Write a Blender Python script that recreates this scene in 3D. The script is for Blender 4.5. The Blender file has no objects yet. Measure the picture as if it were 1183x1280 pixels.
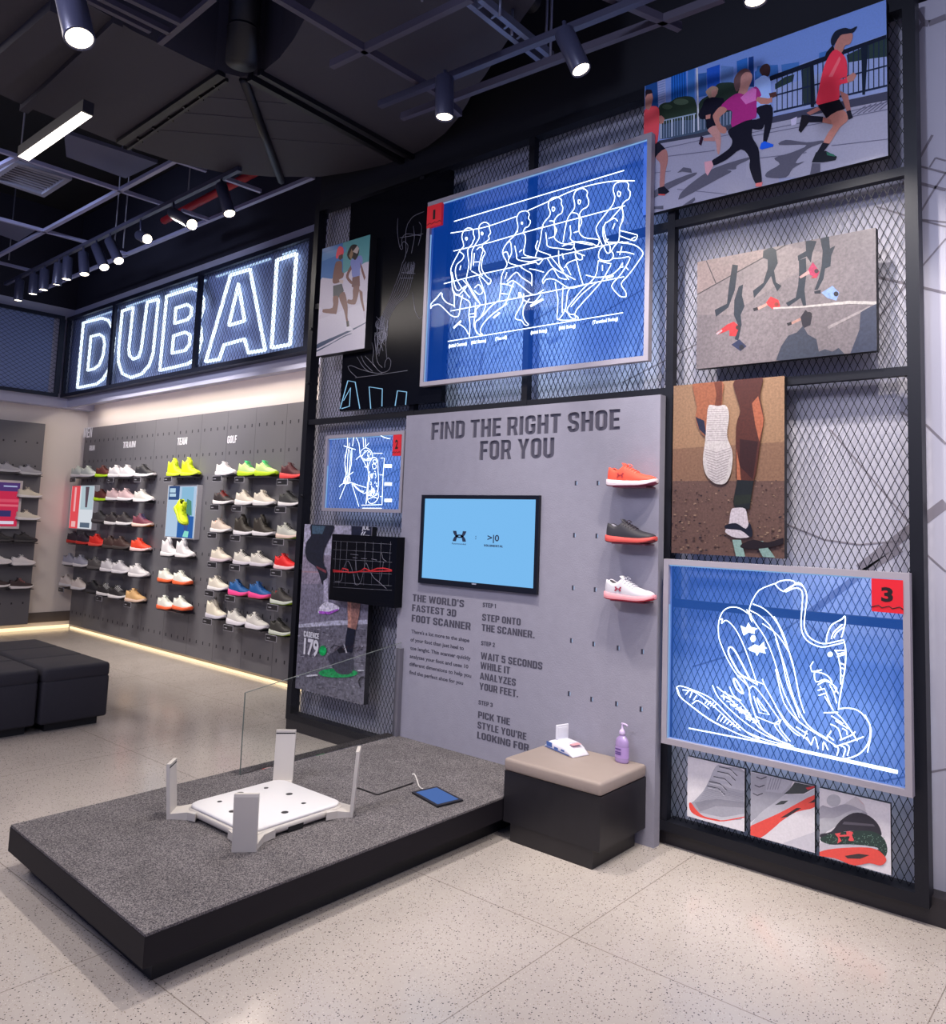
import bpy, math, random
from math import sin, cos, radians as R, pi
from mathutils import Vector, Matrix
from mathutils.geometry import tessellate_polygon
random.seed(7)
sc = bpy.context.scene
col = sc.collection

# ------------------------------------------------------------------ camera
FPX, CXP, CYP = 1000.56, 660.54, 555.96
PITCH, ROLL, YAW, CAMH = 0.0965976, 0.0313323, -0.6726046, 1.6
_f = Vector((sin(YAW)*cos(PITCH), cos(YAW)*cos(PITCH), sin(PITCH)))
_r0 = Vector((cos(YAW), -sin(YAW), 0.0)); _u0 = _r0.cross(_f)
CR = cos(ROLL)*_r0 + sin(ROLL)*_u0
CU = -sin(ROLL)*_r0 + cos(ROLL)*_u0
CC = Vector((0, 0, CAMH))
cd = bpy.data.cameras.new('camera'); cam = bpy.data.objects.new('camera', cd); col.objects.link(cam)
mw = Matrix((( CR.x, CU.x, -_f.x, CC.x), (CR.y, CU.y, -_f.y, CC.y), (CR.z, CU.z, -_f.z, CC.z), (0, 0, 0, 1)))
cam.matrix_world = mw
cd.sensor_fit = 'AUTO'; cd.sensor_width = 36.0
cd.lens = FPX/1280*36.0
cd.shift_x = -(CXP-591.5)/1280.0
cd.shift_y = (CYP-640.0)/1280.0
cd.clip_start = 0.05; cd.clip_end = 100
sc.camera = cam

# ------------------------------------------------------------------ world, light, exposure
sc.view_settings.view_transform = 'Standard'
try: sc.view_settings.look = 'None'
except Exception: pass
sc.view_settings.exposure = EXPOSURE = 0.0
sc.view_settings.gamma = 1.0
try: sc.view_settings.use_curve_mapping = False
except Exception: pass
wd = bpy.data.worlds.new('store_ambient'); sc.world = wd; wd.use_nodes = True
wd.node_tree.nodes['Background'].inputs[0].default_value = (0.22, 0.30, 0.74, 1)
wd.node_tree.nodes['Background'].inputs[1].default_value = 0.46

WARM = (1.0, 0.84, 0.66); NEUT = (1.0, 0.92, 0.82); COOL = (0.62, 0.72, 1.0)
def spot(name, loc, target, power, angle=60, blend=0.5, color=NEUT, radius=0.045):
    l = bpy.data.lights.new(name, 'SPOT'); l.energy = power; l.spot_size = R(angle); l.spot_blend = blend
    l.color = color; l.shadow_soft_size = radius
    o = bpy.data.objects.new(name, l); col.objects.link(o); o.location = loc
    o.rotation_euler = (Vector(target)-Vector(loc)).to_track_quat('-Z', 'Y').to_euler()
    return o
def area(name, loc, target, sx, sy, power, color=NEUT, spread=180):
    l = bpy.data.lights.new(name, 'AREA'); l.shape = 'RECTANGLE'; l.size = sx; l.size_y = sy; l.energy = power; l.color = color
    l.spread = R(spread)
    o = bpy.data.objects.new(name, l); col.objects.link(o); o.location = loc
    o.rotation_euler = (Vector(target)-Vector(loc)).to_track_quat('-Z', 'Y').to_euler()
    return o
# fill lights added outside the frame, for unseen shop lighting behind and beside the camera
area('shop_fill_light', (-2.0, -1.4, 4.3), (-2.0, -1.3, 0), 3.5, 1.2, 105, (0.90, 0.88, 1.0))
area('shop_fill_light', (-7.2, 0.2, 4.3), (-7.2, 0.3, 0), 3.5, 1.2, 115, (1.0, 0.90, 0.84))
area('shop_fill_light', (1.8, 0.8, 4.3), (1.8, 0.9, 0), 2.0, 1.2, 75, (0.95, 0.88, 0.90))
spot('wall_fill_spot', (-1.3, -0.4, 4.35), (-1.6, 3.8, 3.3), 170, 50, 0.8, (0.72, 0.78, 1.0), 0.15)  # added to brighten the runners print high on the feature wall
spot('wall_fill_spot', (-6.8, 0.6, 4.1), (-8.6, 4.4, 3.55), 260, 60, 0.8, (0.66, 0.74, 1.0), 0.15)  # added to brighten the bulkhead around the glowing sign
spot('wall_fill_spot', (-3.2, -0.6, 4.0), (-3.6, 3.7, 1.9), 190, 60, 0.8, (0.80, 0.80, 1.0), 0.15)

# ------------------------------------------------------------------ picture-to-place helpers (points on real planes)
def ray(px, py): return CR*((px-CXP)/FPX) - CU*((py-CYP)/FPX) + _f
def atY(px, py, Y):
    d = ray(px, py); return CC + d*((Y-CC.y)/d.y)
def atX(px, py, X):
    d = ray(px, py); return CC + d*((X-CC.x)/d.x)
def atZ(px, py, Z):
    d = ray(px, py); return CC + d*((Z-CC.z)/d.z)
def crop(s, ox, oy): return lambda x, y: (ox+x/s, oy+y/s)
# the shoe corner is turned by 1.5 degrees against the feature wall
PH = R(-1.5); SO = Vector((-6.45, 4.62, 0)); SU = Vector((cos(PH), sin(PH), 0)); SV = Vector((-sin(PH), cos(PH), 0))
def atS(px, py, d):          # -> (u, z) on the plane parallel to the shoe wall at depth d
    r = ray(px, py); t = ((SO+SV*d-CC).dot(SV))/r.dot(SV); P = CC+r*t-SO; return P.dot(SU), P.z
def atT(px, py, u):          # -> (v, z) on the plane of the left wall
    r = ray(px, py); t = ((SO+SU*u-CC).dot(SU))/r.dot(SU); P = CC+r*t-SO; return P.dot(SV), P.z
def SW(u, v, z): return SO+SU*u+SV*v+Vector((0, 0, z))
SROT = PH

# ------------------------------------------------------------------ materials
def srgb(r, g, b):
    def f(c):
        c /= 255.0
        return c/12.92 if c <= 0.04045 else ((c+0.055)/1.055)**2.4
    return (f(r), f(g), f(b), 1.0)
MC = {}
def mat(name, rgb, rough=0.5, metal=0.0, noise=0.0, nscale=40.0, bump=0.0, bscale=200.0, emit=0.0, spec=0.5, trans=0.0, alpha=1.0, ecol=None):
    if name in MC: return MC[name]
    m = bpy.data.materials.new(name); m.use_nodes = True; nt = m.node_tree; N = nt.nodes; L = nt.links
    b = N['Principled BSDF']; c = srgb(*rgb)
    b.inputs['Base Color'].default_value = c; b.inputs['Roughness'].default_value = rough; b.inputs['Metallic'].default_value = metal
    b.inputs['Specular IOR Level'].default_value = spec
    if trans: b.inputs['Transmission Weight'].default_value = trans
    if alpha < 1: b.inputs['Alpha'].default_value = alpha
    if emit:
        b.inputs['Emission Color'].default_value = srgb(*ecol) if ecol else c; b.inputs['Emission Strength'].default_value = emit
    tc = N.new('ShaderNodeTexCoord')
    if noise:
        n = N.new('ShaderNodeTexNoise'); n.inputs['Scale'].default_value = nscale; n.inputs['Detail'].default_value = 5
        L.new(tc.outputs['Object'], n.inputs['Vector'])
        mx = N.new('ShaderNodeMix'); mx.data_type = 'RGBA'; mx.blend_type = 'MIX'
        lo = tuple(max(0, x*(1-noise)) for x in c[:3])+(1,); hi = tuple(min(1, x*(1+noise)) for x in c[:3])+(1,)
        mx.inputs[6].default_value = lo; mx.inputs[7].default_value = hi
        L.new(n.outputs['Fac'], mx.inputs[0]); L.new(mx.outputs[2], b.inputs['Base Color'])
    if bump:
        n2 = N.new('ShaderNodeTexNoise'); n2.inputs['Scale'].default_value = bscale; n2.inputs['Detail'].default_value = 3
        L.new(tc.outputs['Object'], n2.inputs['Vector'])
        bp = N.new('ShaderNodeBump'); bp.inputs['Strength'].default_value = bump; bp.inputs['Distance'].default_value = 0.004
        L.new(n2.outputs['Fac'], bp.inputs['Height']); L.new(bp.outputs['Normal'], b.inputs['Normal'])
    MC[name] = m
    return m
def glow(name, rgb, strength):
    if name in MC: return MC[name]
    m = bpy.data.materials.new(name); m.use_nodes = True; nt = m.node_tree; nt.nodes.clear()
    e = nt.nodes.new('ShaderNodeEmission'); e.inputs[0].default_value = srgb(*rgb); e.inputs[1].default_value = strength
    o = nt.nodes.new('ShaderNodeOutputMaterial'); nt.links.new(e.outputs[0], o.inputs[0]); MC[name] = m
    return m
def acrylic(name, tint, ecol, estr, fac, gloss=0.04):
    m = bpy.data.materials.new(name); m.use_nodes = True; nt = m.node_tree; nt.nodes.clear(); L = nt.links
    t = nt.nodes.new('ShaderNodeBsdfTransparent'); t.inputs[0].default_value = tuple(tint)+(1,)
    e = nt.nodes.new('ShaderNodeEmission'); e.inputs[0].default_value = tuple(ecol)+(1,); e.inputs[1].default_value = estr
    g = nt.nodes.new('ShaderNodeBsdfGlossy'); g.inputs['Roughness'].default_value = 0.03
    a = nt.nodes.new('ShaderNodeAddShader'); L.new(t.outputs[0], a.inputs[0]); L.new(e.outputs[0], a.inputs[1])
    mx = nt.nodes.new('ShaderNodeMixShader'); lw = nt.nodes.new('ShaderNodeLayerWeight'); lw.inputs[0].default_value = 0.25
    mm = nt.nodes.new('ShaderNodeMath'); mm.operation = 'MULTIPLY'; mm.inputs[1].default_value = gloss*3
    L.new(lw.outputs['Facing'], mm.inputs[0])
    ad = nt.nodes.new('ShaderNodeMath'); ad.operation = 'ADD'; ad.inputs[1].default_value = gloss; L.new(mm.outputs[0], ad.inputs[0])
    L.new(ad.outputs[0], mx.inputs[0]); L.new(a.outputs[0], mx.inputs[1]); L.new(g.outputs[0], mx.inputs[2])
    o = nt.nodes.new('ShaderNodeOutputMaterial'); L.new(mx.outputs[0], o.inputs[0])
    return m
def ink(name, rough=0.35, grain=0.0, gscale=60.0, gain=1.0):
    m = bpy.data.materials.new(name); m.use_nodes = True; nt = m.node_tree; N = nt.nodes; L = nt.links; b = N['Principled BSDF']
    b.inputs['Roughness'].default_value = rough
    a = N.new('ShaderNodeAttribute'); a.attribute_name = 'ink'
    if grain:
        tc = N.new('ShaderNodeTexCoord'); n = N.new('ShaderNodeTexNoise'); n.inputs['Scale'].default_value = gscale; n.inputs['Detail'].default_value = 6
        L.new(tc.outputs['Object'], n.inputs['Vector'])
        mr = N.new('ShaderNodeMapRange'); mr.inputs[1].default_value = 0.3; mr.inputs[2].default_value = 0.7
        mr.inputs[3].default_value = (1-grain)*gain; mr.inputs[4].default_value = (1+grain)*gain; L.new(n.outputs['Fac'], mr.inputs[0])
        v = N.new('ShaderNodeVectorMath'); v.operation = 'SCALE'; L.new(a.outputs['Color'], v.inputs[0]); L.new(mr.outputs[0], v.inputs['Scale'])
        L.new(v.outputs[0], b.inputs['Base Color'])
    else:
        v = N.new('ShaderNodeVectorMath'); v.operation = 'SCALE'; v.inputs['Scale'].default_value = gain; L.new(a.outputs['Color'], v.inputs[0]); L.new(v.outputs[0], b.inputs['Base Color'])
    return m

# ------------------------------------------------------------------ mesh builder
class MB:
    def __init__(s): s.v = []; s.f = []; s.m = []; s.sm = []; s.c = {}
    def add(s, vs, fs, mi=0, smooth=False, ink=None):
        o = len(s.v); s.v += [Vector(v) for v in vs]
        for f in fs:
            if ink: s.c[len(s.f)] = ink
            s.f.append([o+i for i in f]); s.m.append(mi); s.sm.append(smooth)
        return s
    def box(s, x0, x1, y0, y1, z0, z1, mi=0):
        vs = [(x, y, z) for z in (z0, z1) for y in (y0, y1) for x in (x0, x1)]
        return s.add(vs, [(0, 2, 3, 1), (4, 5, 7, 6), (0, 1, 5, 4), (2, 6, 7, 3), (0, 4, 6, 2), (1, 3, 7, 5)], mi)
    def bev(s, x0, x1, y0, y1, z0, z1, b, mi=0, smooth=True):      # rounded box
        n = 3; hx, hy, hz = (x1-x0)/2, (y1-y0)/2, (z1-z0)/2; c = Vector(((x0+x1)/2, (y0+y1)/2, (z0+z1)/2))
        b = min(b, hx*.99, hy*.99, hz*.99)
        rings = []; lat = [(-pi/2+k*(pi/2)/n, -1) for k in range(n+1)]+[(k*(pi/2)/n, 1) for k in range(n+1)]
        for la, sg in lat:
            ring = []
            for q, (sx, sy) in enumerate(((1, 1), (-1, 1), (-1, -1), (1, -1))):
                for k in range(n+1):
                    a = q*pi/2+k*(pi/2)/n
                    ring.append(c+Vector((sx*(hx-b)+b*cos(la)*cos(a), sy*(hy-b)+b*cos(la)*sin(a), sg*(hz-b)+b*sin(la))))
            rings.append(ring)
        return s.loft(rings, mi, smooth, cap=True)
    def loft(s, rings, mi=0, smooth=True, cap=True, closed=True):
        n = len(rings[0]); vs = [p for r in rings for p in r]; fs = []
        for i in range(len(rings)-1):
            for j in range(n if closed else n-1):
                k = (j+1) % n; fs.append((i*n+j, i*n+k, (i+1)*n+k, (i+1)*n+j))
        if cap: fs.append(tuple(range(n-1, -1, -1))); fs.append(tuple((len(rings)-1)*n+j for j in range(n)))
        return s.add(vs, fs, mi, smooth)
    def tube(s, pts, r, n=6, mi=0, smooth=True, closed=False, r1=None):
        pts = [Vector(p) for p in pts]; rings = []; up = None; N = len(pts)
        for i, p in enumerate(pts):
            if closed: d = (pts[(i+1) % N]-pts[i-1])
            else: d = pts[min(i+1, N-1)]-pts[max(i-1, 0)]
            if d.length < 1e-9: d = Vector((1, 0, 0))
            d.normalize()
            if up is None: up = Vector((0, 0, 1)) if abs(d.z) < .9 else Vector((0, 1, 0))
            a = d.cross(up)
            if a.length < 1e-6: a = d.orthogonal()
            a.normalize(); b = a.cross(d); up = b
            rr = r if r1 is None else r+(r1-r)*i/max(1, N-1)
            rings.append([p+a*(rr*cos(2*pi*k/n))+b*(rr*sin(2*pi*k/n)) for k in range(n)])
        if closed: rings.append(rings[0])
        return s.loft(rings, mi, smooth, cap=not closed)
    def bar(s, p, q, w, h, mi=0, up=(0, 0, 1)):                     # rectangular bar from p to q
        p = Vector(p); q = Vector(q); d = (q-p).normalized(); a = d.cross(Vector(up))
        if a.length < 1e-6: a = d.orthogonal()
        a.normalize(); b = a.cross(d)
        R_ = [[c+a*(sx*w/2)+b*(sz*h/2) for sx, sz in ((-1, -1), (1, -1), (1, 1), (-1, 1))] for c in (p, q)]
        return s.loft(R_, mi, False)
    def cyl(s, p, q, r, n=24, mi=0, r1=None, smooth=True): return s.tube([p, q], r, n, mi, smooth, r1=r1)
    def lathe(s, prof, c=(0, 0, 0), n=24, mi=0, sx=1, sy=1):
        return s.loft([[Vector((c[0]+r*cos(2*pi*k/n)*sx, c[1]+r*sin(2*pi*k/n)*sy, c[2]+z)) for k in range(n)] for r, z in prof], mi, True)
    def poly(s, pts, mi=0, ink=None):                               # flat, possibly concave
        pts = [Vector(p) for p in pts]
        if len(pts) < 3: return s
        tris = tessellate_polygon([pts])
        if not tris: return s
        nn = Vector((0, 0, 0))
        for i in range(len(pts)): nn += pts[i].cross(pts[(i+1) % len(pts)])
        fs = []
        for t in tris:
            a, b, c = (pts[i] for i in t)
            fs.append(tuple(t) if (b-a).cross(c-a).dot(nn) >= 0 else tuple(reversed(t)))
        return s.add(pts, fs, mi, False, ink)
    def prism(s, pts, vec, mi=0):                                   # polygon pushed along vec
        pts = [Vector(p) for p in pts]; vec = Vector(vec); n = len(pts)
        s.poly(pts, mi); s.poly([p+vec for p in reversed(pts)], mi)
        return s.add(pts+[p+vec for p in pts], [(i, (i+1) % n, n+(i+1) % n, n+i) for i in range(n)], mi)
    def build(s, name, mats, parent=None, origin=None, local=False):
        me = bpy.data.meshes.new(name)
        if parent is not None and not local:
            inv = basis(parent).inverted(); vs = [inv @ v for v in s.v]
        elif origin is not None:
            o_ = Vector(origin); vs = [v-o_ for v in s.v]
        else: vs = s.v
        me.from_pydata([tuple(v) for v in vs], [], s.f)
        if not isinstance(mats, (list, tuple)): mats = [mats]
        for m in mats: me.materials.append(m)
        me.polygons.foreach_set('material_index', s.m); me.polygons.foreach_set('use_smooth', s.sm)
        if s.c:
            at = me.attributes.new('ink', 'FLOAT_COLOR', 'CORNER')
            for p in me.polygons:
                c = s.c.get(p.index, (1, 1, 1, 1))
                for li in p.loop_indices: at.data[li].color = c
        me.update()
        ob = bpy.data.objects.new(name, me); col.objects.link(ob)
        if parent is not None: ob.parent = parent
        elif origin is not None: ob.location = origin
        return ob
def basis(o):
    m = Matrix.Translation(o.location) @ o.rotation_euler.to_matrix().to_4x4()
    return basis(o.parent) @ m if o.parent else m
def tag(o, label=None, cat=None, group=None, kind=None):
    if label: o['label'] = label
    if cat: o['category'] = cat
    if group: o['group'] = group
    if kind: o['kind'] = kind
    return o
def thing(name, loc, label, cat, group=None, rz=0.0):
    o = bpy.data.objects.new(name, None); col.objects.link(o); o.location = loc; o.rotation_euler = (0, 0, rz)
    o.empty_display_size = 0.05
    return tag(o, label, cat, group)
def copy_tree(o, parent=None):
    c = o.copy(); col.objects.link(c)
    if parent: c.parent = parent
    for ch in [x for x in bpy.data.objects if x.parent == o]: copy_tree(ch, c)
    return c
def spline(pts, k=4, closed=False):
    P = [Vector(p) for p in pts]; n = len(P)
    if n < 3: return P
    out = []
    for i in range(n if closed else n-1):
        a = P[(i-1) % n] if closed or i > 0 else P[0]*2-P[1]
        b = P[i]; c = P[(i+1) % n]; d = P[(i+2) % n] if closed or i+2 < n else P[-1]*2-P[-2]
        for j in range(k):
            t = j/k
            out.append(0.5*((2*b)+(c-a)*t+(2*a-5*b+4*c-d)*t*t+(3*b-a-3*c+d)*t**3))
    if not closed: out.append(P[-1])
    return out
TXT = {}
def text_geo(s, bold=0.0):
    key = (s, bold)
    if key in TXT: return TXT[key]
    cu = bpy.data.curves.new('t', 'FONT'); cu.body = s; cu.size = 1.0; cu.offset = bold; cu.resolution_u = 3; cu.fill_mode = 'BOTH'
    o = bpy.data.objects.new('t', cu); col.objects.link(o)
    dg = bpy.context.evaluated_depsgraph_get(); dg.update()
    me = o.evaluated_get(dg).to_mesh()
    vs = [v.co.copy() for v in me.vertices]; fs = [tuple(p.vertices) for p in me.polygons]
    o.evaluated_get(dg).to_mesh_clear(); bpy.data.objects.remove(o); bpy.data.curves.remove(cu)
    TXT[key] = (vs, fs)
    return TXT[key]
def put_text(mb, s, x0, z0, w, h, place, bold=0.0, mi=0, ink=None, shear=0.0):
    """letters stretched to width w and letter height h; place(x, z) -> 3D point"""
    vs, fs = text_geo(s, bold)
    if not vs: return
    xs = [v.x for v in vs]; xa, xb = min(xs), max(xs)
    H = [v.y for v in text_geo('H', bold)[0]]; ya, yb = min(H), max(H)
    out = [place(x0+(v.x-xa)/(xb-xa)*w+shear*(v.y-ya), z0+(v.y-ya)/(yb-ya)*h) for v in vs]
    # keep the letters facing the room
    mb.add(out, fs, mi, False, ink)

# ------------------------------------------------------------------ condensed capitals drawn as outlines
def rounded(pts, closed=False, n=5):
    """centre line with rounded corners; pts = (x, y) or (x, y, radius)"""
    out = []; N = len(pts)
    for i, p in enumerate(pts):
        r = p[2] if len(p) > 2 else 0; P = Vector(p[:2])
        if r == 0 or (not closed and i in (0, N-1)): out.append(P); continue
        a = (Vector(pts[i-1][:2])-P); b = (Vector(pts[(i+1) % N][:2])-P); r = min(r, a.length*.47, b.length*.47)
        A = P+a.normalized()*r; B = P+b.normalized()*r
        for k in range(n+1):
            t = k/n; out.append(A*(1-t)**2+P*2*t*(1-t)+B*t*t)
    return out
def offs(P, d, closed):
    out = []; N = len(P)
    for i in range(N):
        p = P[i]; e0 = None; e1 = None
        if closed or i > 0: e0 = (p-P[i-1]).normalized()
        if closed or i < N-1: e1 = (P[(i+1) % N]-p).normalized()
        e0 = e0 or e1; e1 = e1 or e0
        n0 = Vector((-e0.y, e0.x)); n1 = Vector((-e1.y, e1.x)); m = n0+n1
        if m.length < 1e-6: m = n0
        m.normalize(); out.append(p+m*(d/max(.35, m.dot(n0))))
    return out
def stroke(pts, s=.19):
    P = rounded(pts); a = offs(P, s/2, False); b = offs(P, -s/2, False); return [a+b[::-1]]
def ring(pts, s=.19):
    P = rounded(pts, True); return [offs(P, -s/2, True), offs(P, s/2, True)]
def V2(*p): return [[Vector(q) for q in p]]
GL = {}
def glyph(c):
    if c in GL: return GL[c]
    s = .19; a = s/2; w = .50; x1 = w-a; y1 = 1-a*.9; y0 = a*.9; r = .17
    if c in 'O0': g = ring([(a, y0, r), (x1, y0, r), (x1, y1, r), (a, y1, r)])
    elif c == 'D': g = ring([(a, y0), (x1, y0, .2), (x1, y1, .2), (a, y1)])
    elif c == 'U': g = stroke([(a, 1), (a, y0, r), (x1, y0, r), (x1, 1)])
    elif c == 'J': w = .42; g = stroke([(w-a, 1), (w-a, y0, r), (a*.9, y0, r), (a*.9, .3)])
    elif c == 'C': g = stroke([(x1, .66), (x1, y1, r), (a, y1, r), (a, y0, r), (x1, y0, r), (x1, .34)])
    elif c == 'G': g = stroke([(x1, .68), (x1, y1, r), (a, y1, r), (a, y0, r), (x1, y0, .12), (x1, .46), (.27, .46)], .18)
    elif c == 'S': g = stroke([(x1, .69), (x1, y1, .16), (a, y1, .16), (a, .55, .16), (x1, .45, .16), (x1, y0, .16), (a, y0, .16), (a, .31)], .18)
    elif c == 'I': w = .19; g = V2((0, 0), (.19, 0), (.19, 1), (0, 1))
    elif c == 'F': w = .42; g = V2((0, 0), (.19, 0), (.19, .41), (.39, .41), (.39, .57), (.19, .57), (.19, .84), (.42, .84), (.42, 1), (0, 1))
    elif c == 'E': w = .43; g = V2((0, 0), (.43, 0), (.43, .16), (.19, .16), (.19, .43), (.40, .43), (.40, .58), (.19, .58), (.19, .84), (.43, .84), (.43, 1), (0, 1))
    elif c == 'L': w = .40; g = V2((0, 0), (.40, 0), (.40, .16), (.19, .16), (.19, 1), (0, 1))
    elif c == 'T': w = .47; g = V2((.14, 0), (.33, 0), (.33, .84), (.47, .84), (.47, 1), (0, 1), (0, .84), (.14, .84))
    elif c == 'H': w = .51; g = V2((0, 0), (.19, 0), (.19, .42), (.32, .42), (.32, 0), (.51, 0), (.51, 1), (.32, 1), (.32, .58), (.19, .58), (.19, 1), (0, 1))
    elif c == 'N': w = .52; g = V2((0, 0), (.17, 0), (.17, .60), (.35, 0), (.52, 0), (.52, 1), (.35, 1), (.35, .40), (.17, 1), (0, 1))
    elif c == 'M': w = .68; g = V2((0, 0), (.165, 0), (.165, .62), (.27, .10), (.41, .10), (.515, .62), (.515, 0), (.68, 0), (.68, 1), (.47, 1), (.34, .42), (.21, 1), (0, 1))
    elif c == 'R': w = .52; g = [rounded([(0, 0), (.19, 0), (.19, .37), (.25, .37), (.33, 0), (.53, 0), (.43, .42, .05), (.50, .50, .06), (.50, 1, .2), (0, 1)], True), rounded([(.19, .52), (.19, .85), (.32, .85, .07), (.32, .52, .07)], True)]
    elif c == 'P': w = .49; g = [rounded([(0, 0), (.19, 0), (.19, .36), (.49, .36, .2), (.49, 1, .2), (0, 1)], True), rounded([(.19, .52), (.19, .85), (.31, .85, .07), (.31, .52, .07)], True)]
    elif c == 'A': w = .55; g = V2((0, 0), (.175, 0), (.205, .20), (.345, .20), (.375, 0), (.55, 0), (.375, 1), (.175, 1))+V2((.228, .35), (.275, .74), (.322, .35))
    elif c == 'Y': w = .55; g = V2((.18, 0), (.37, 0), (.37, .40), (.55, 1), (.36, 1), (.275, .62), (.19, 1), (0, 1), (.18, .40))
    elif c == 'W': w = .78; g = V2((.13, 0), (.30, 0), (.39, .58), (.48, 0), (.65, 0), (.78, 1), (.61, 1), (.55, .40), (.46, 1), (.32, 1), (.23, .40), (.17, 1), (0, 1))
    elif c == 'K': w = .55; g = V2((0, 0), (.19, 0), (.19, .26), (.245, .36), (.36, 0), (.56, 0), (.375, .55), (.55, 1), (.35, 1), (.19, .60), (.19, 1), (0, 1))
    elif c == 'Z': w = .46; g = V2((0, 0), (.46, 0), (.46, .16), (.20, .16), (.46, .86), (.46, 1), (.02, 1), (.02, .84), (.26, .84), (0, .15))
    elif c == 'V': w = .54; g = V2((.17, 0), (.37, 0), (.54, 1), (.36, 1), (.27, .32), (.18, 1), (0, 1))
    elif c == '1': w = .28; g = V2((.10, 0), (.28, 0), (.28, 1), (.14, 1), (0, .86), (0, .70), (.10, .76))
    elif c == '2': w = .48; x1 = w-a; g = stroke([(a, .68), (a, y1, .15), (x1, y1, .15), (x1, .58, .16), (a+.01, .20, .05), (a+.01, a*.85), (w, a*.85)], .17)
    elif c == '3': w = .48; x1 = w-a; g = stroke([(a, .70), (a, y1, .15), (x1, y1, .15), (x1, .52, .14), (.18, .52)], .17)+stroke([(.18, .515), (x1, .515, .14), (x1, y0, .15), (a, y0, .15), (a, .30)], .17)
    elif c == '5': w = .48; x1 = w-a; g = stroke([(w-.03, 1-a*.9), (a, 1-a*.9), (a, .55), (x1, .60, .15), (x1, y0, .15), (a, y0, .15), (a, .30)], .17)
    elif c == '7': w = .44; g = V2((.06, 0), (.25, 0), (.44, .84), (.44, 1), (0, 1), (0, .84), (.25, .84))
    elif c == '9': w = .49; x1 = w-a; g = ring([(a, .47, .15), (x1, .47, .15), (x1, y1, .15), (a, y1, .15)], .18)+stroke([(x1, .6), (x1, y0, .15), (a, y0, .15), (a, .28)], .18)
    elif c == "'": w = .17; g = V2((.03, .66), (.13, .66), (.17, 1), (0, 1))
    elif c == '.': w = .19; g = V2((0, 0), (.19, 0), (.19, .19), (0, .19))
    else: w = .16; g = []
    GL[c] = (w, g); return GL[c]
def caps(s, x0, z0, W, H, gap=.062):
    """-> one list of outline loops per letter, fitted to width W and height H"""
    adv = [glyph(c)[0] for c in s]; tot = sum(adv)+gap*(len(s)-1); x = 0; out = []
    for c, w in zip(s, adv):
        g = glyph(c)[1]
        if g: out.append([[Vector((x0+(x+p.x)/tot*W, z0+p.y*H)) for p in l] for l in g])
        x += w+gap
    return out
def fill(mb, loops, place, mi=0):
    """fills the outlines; a loop inside the first one is a hole, other loops are pieces of their own"""
    def area(l): return sum(l[i-1].x*l[i].y-l[i].x*l[i-1].y for i in range(len(l)))/2
    def inside(p, l):
        k = False
        for i in range(len(l)):
            a, b = l[i-1], l[i]
            if (a.y > p.y) != (b.y > p.y) and p.x < (b.x-a.x)*(p.y-a.y)/(b.y-a.y)+a.x: k = not k
        return k
    loops = sorted(loops, key=lambda l: -abs(area(l))); sets = []
    for l in loops:
        for st_ in sets:
            if all(inside(p, st_[0]) for p in l): st_.append(l); break
        else: sets.append([l])
    for st_ in sets:
        flat = [p for l in st_ for p in l]; tri = tessellate_polygon([[Vector((p.x, p.y, 0)) for p in l] for l in st_]); fs = []
        for t in tri:
            a, b, c = (flat[i] for i in t); cr_ = (b.x-a.x)*(c.y-a.y)-(b.y-a.y)*(c.x-a.x)
            fs.append(tuple(t) if cr_ > 0 else tuple(reversed(t)))
        mb.add([place(p.x, p.y) for p in flat], fs, mi)
    return mb
def put_caps(mb, s, x0, z0, W, H, place, mi=0):
    for lp in caps(s, x0, z0, W, H): fill(mb, lp, place, mi)
def px_box(bl, br, caph_px, cr_, Y):
    a = atY(*cr_(*bl), Y); b = atY(*cr_(*br), Y); t = atY(*cr_(bl[0], bl[1]-caph_px), Y)
    return a.x, (a.z+b.z)/2, b.x-a.x, t.z-a.z

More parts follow.
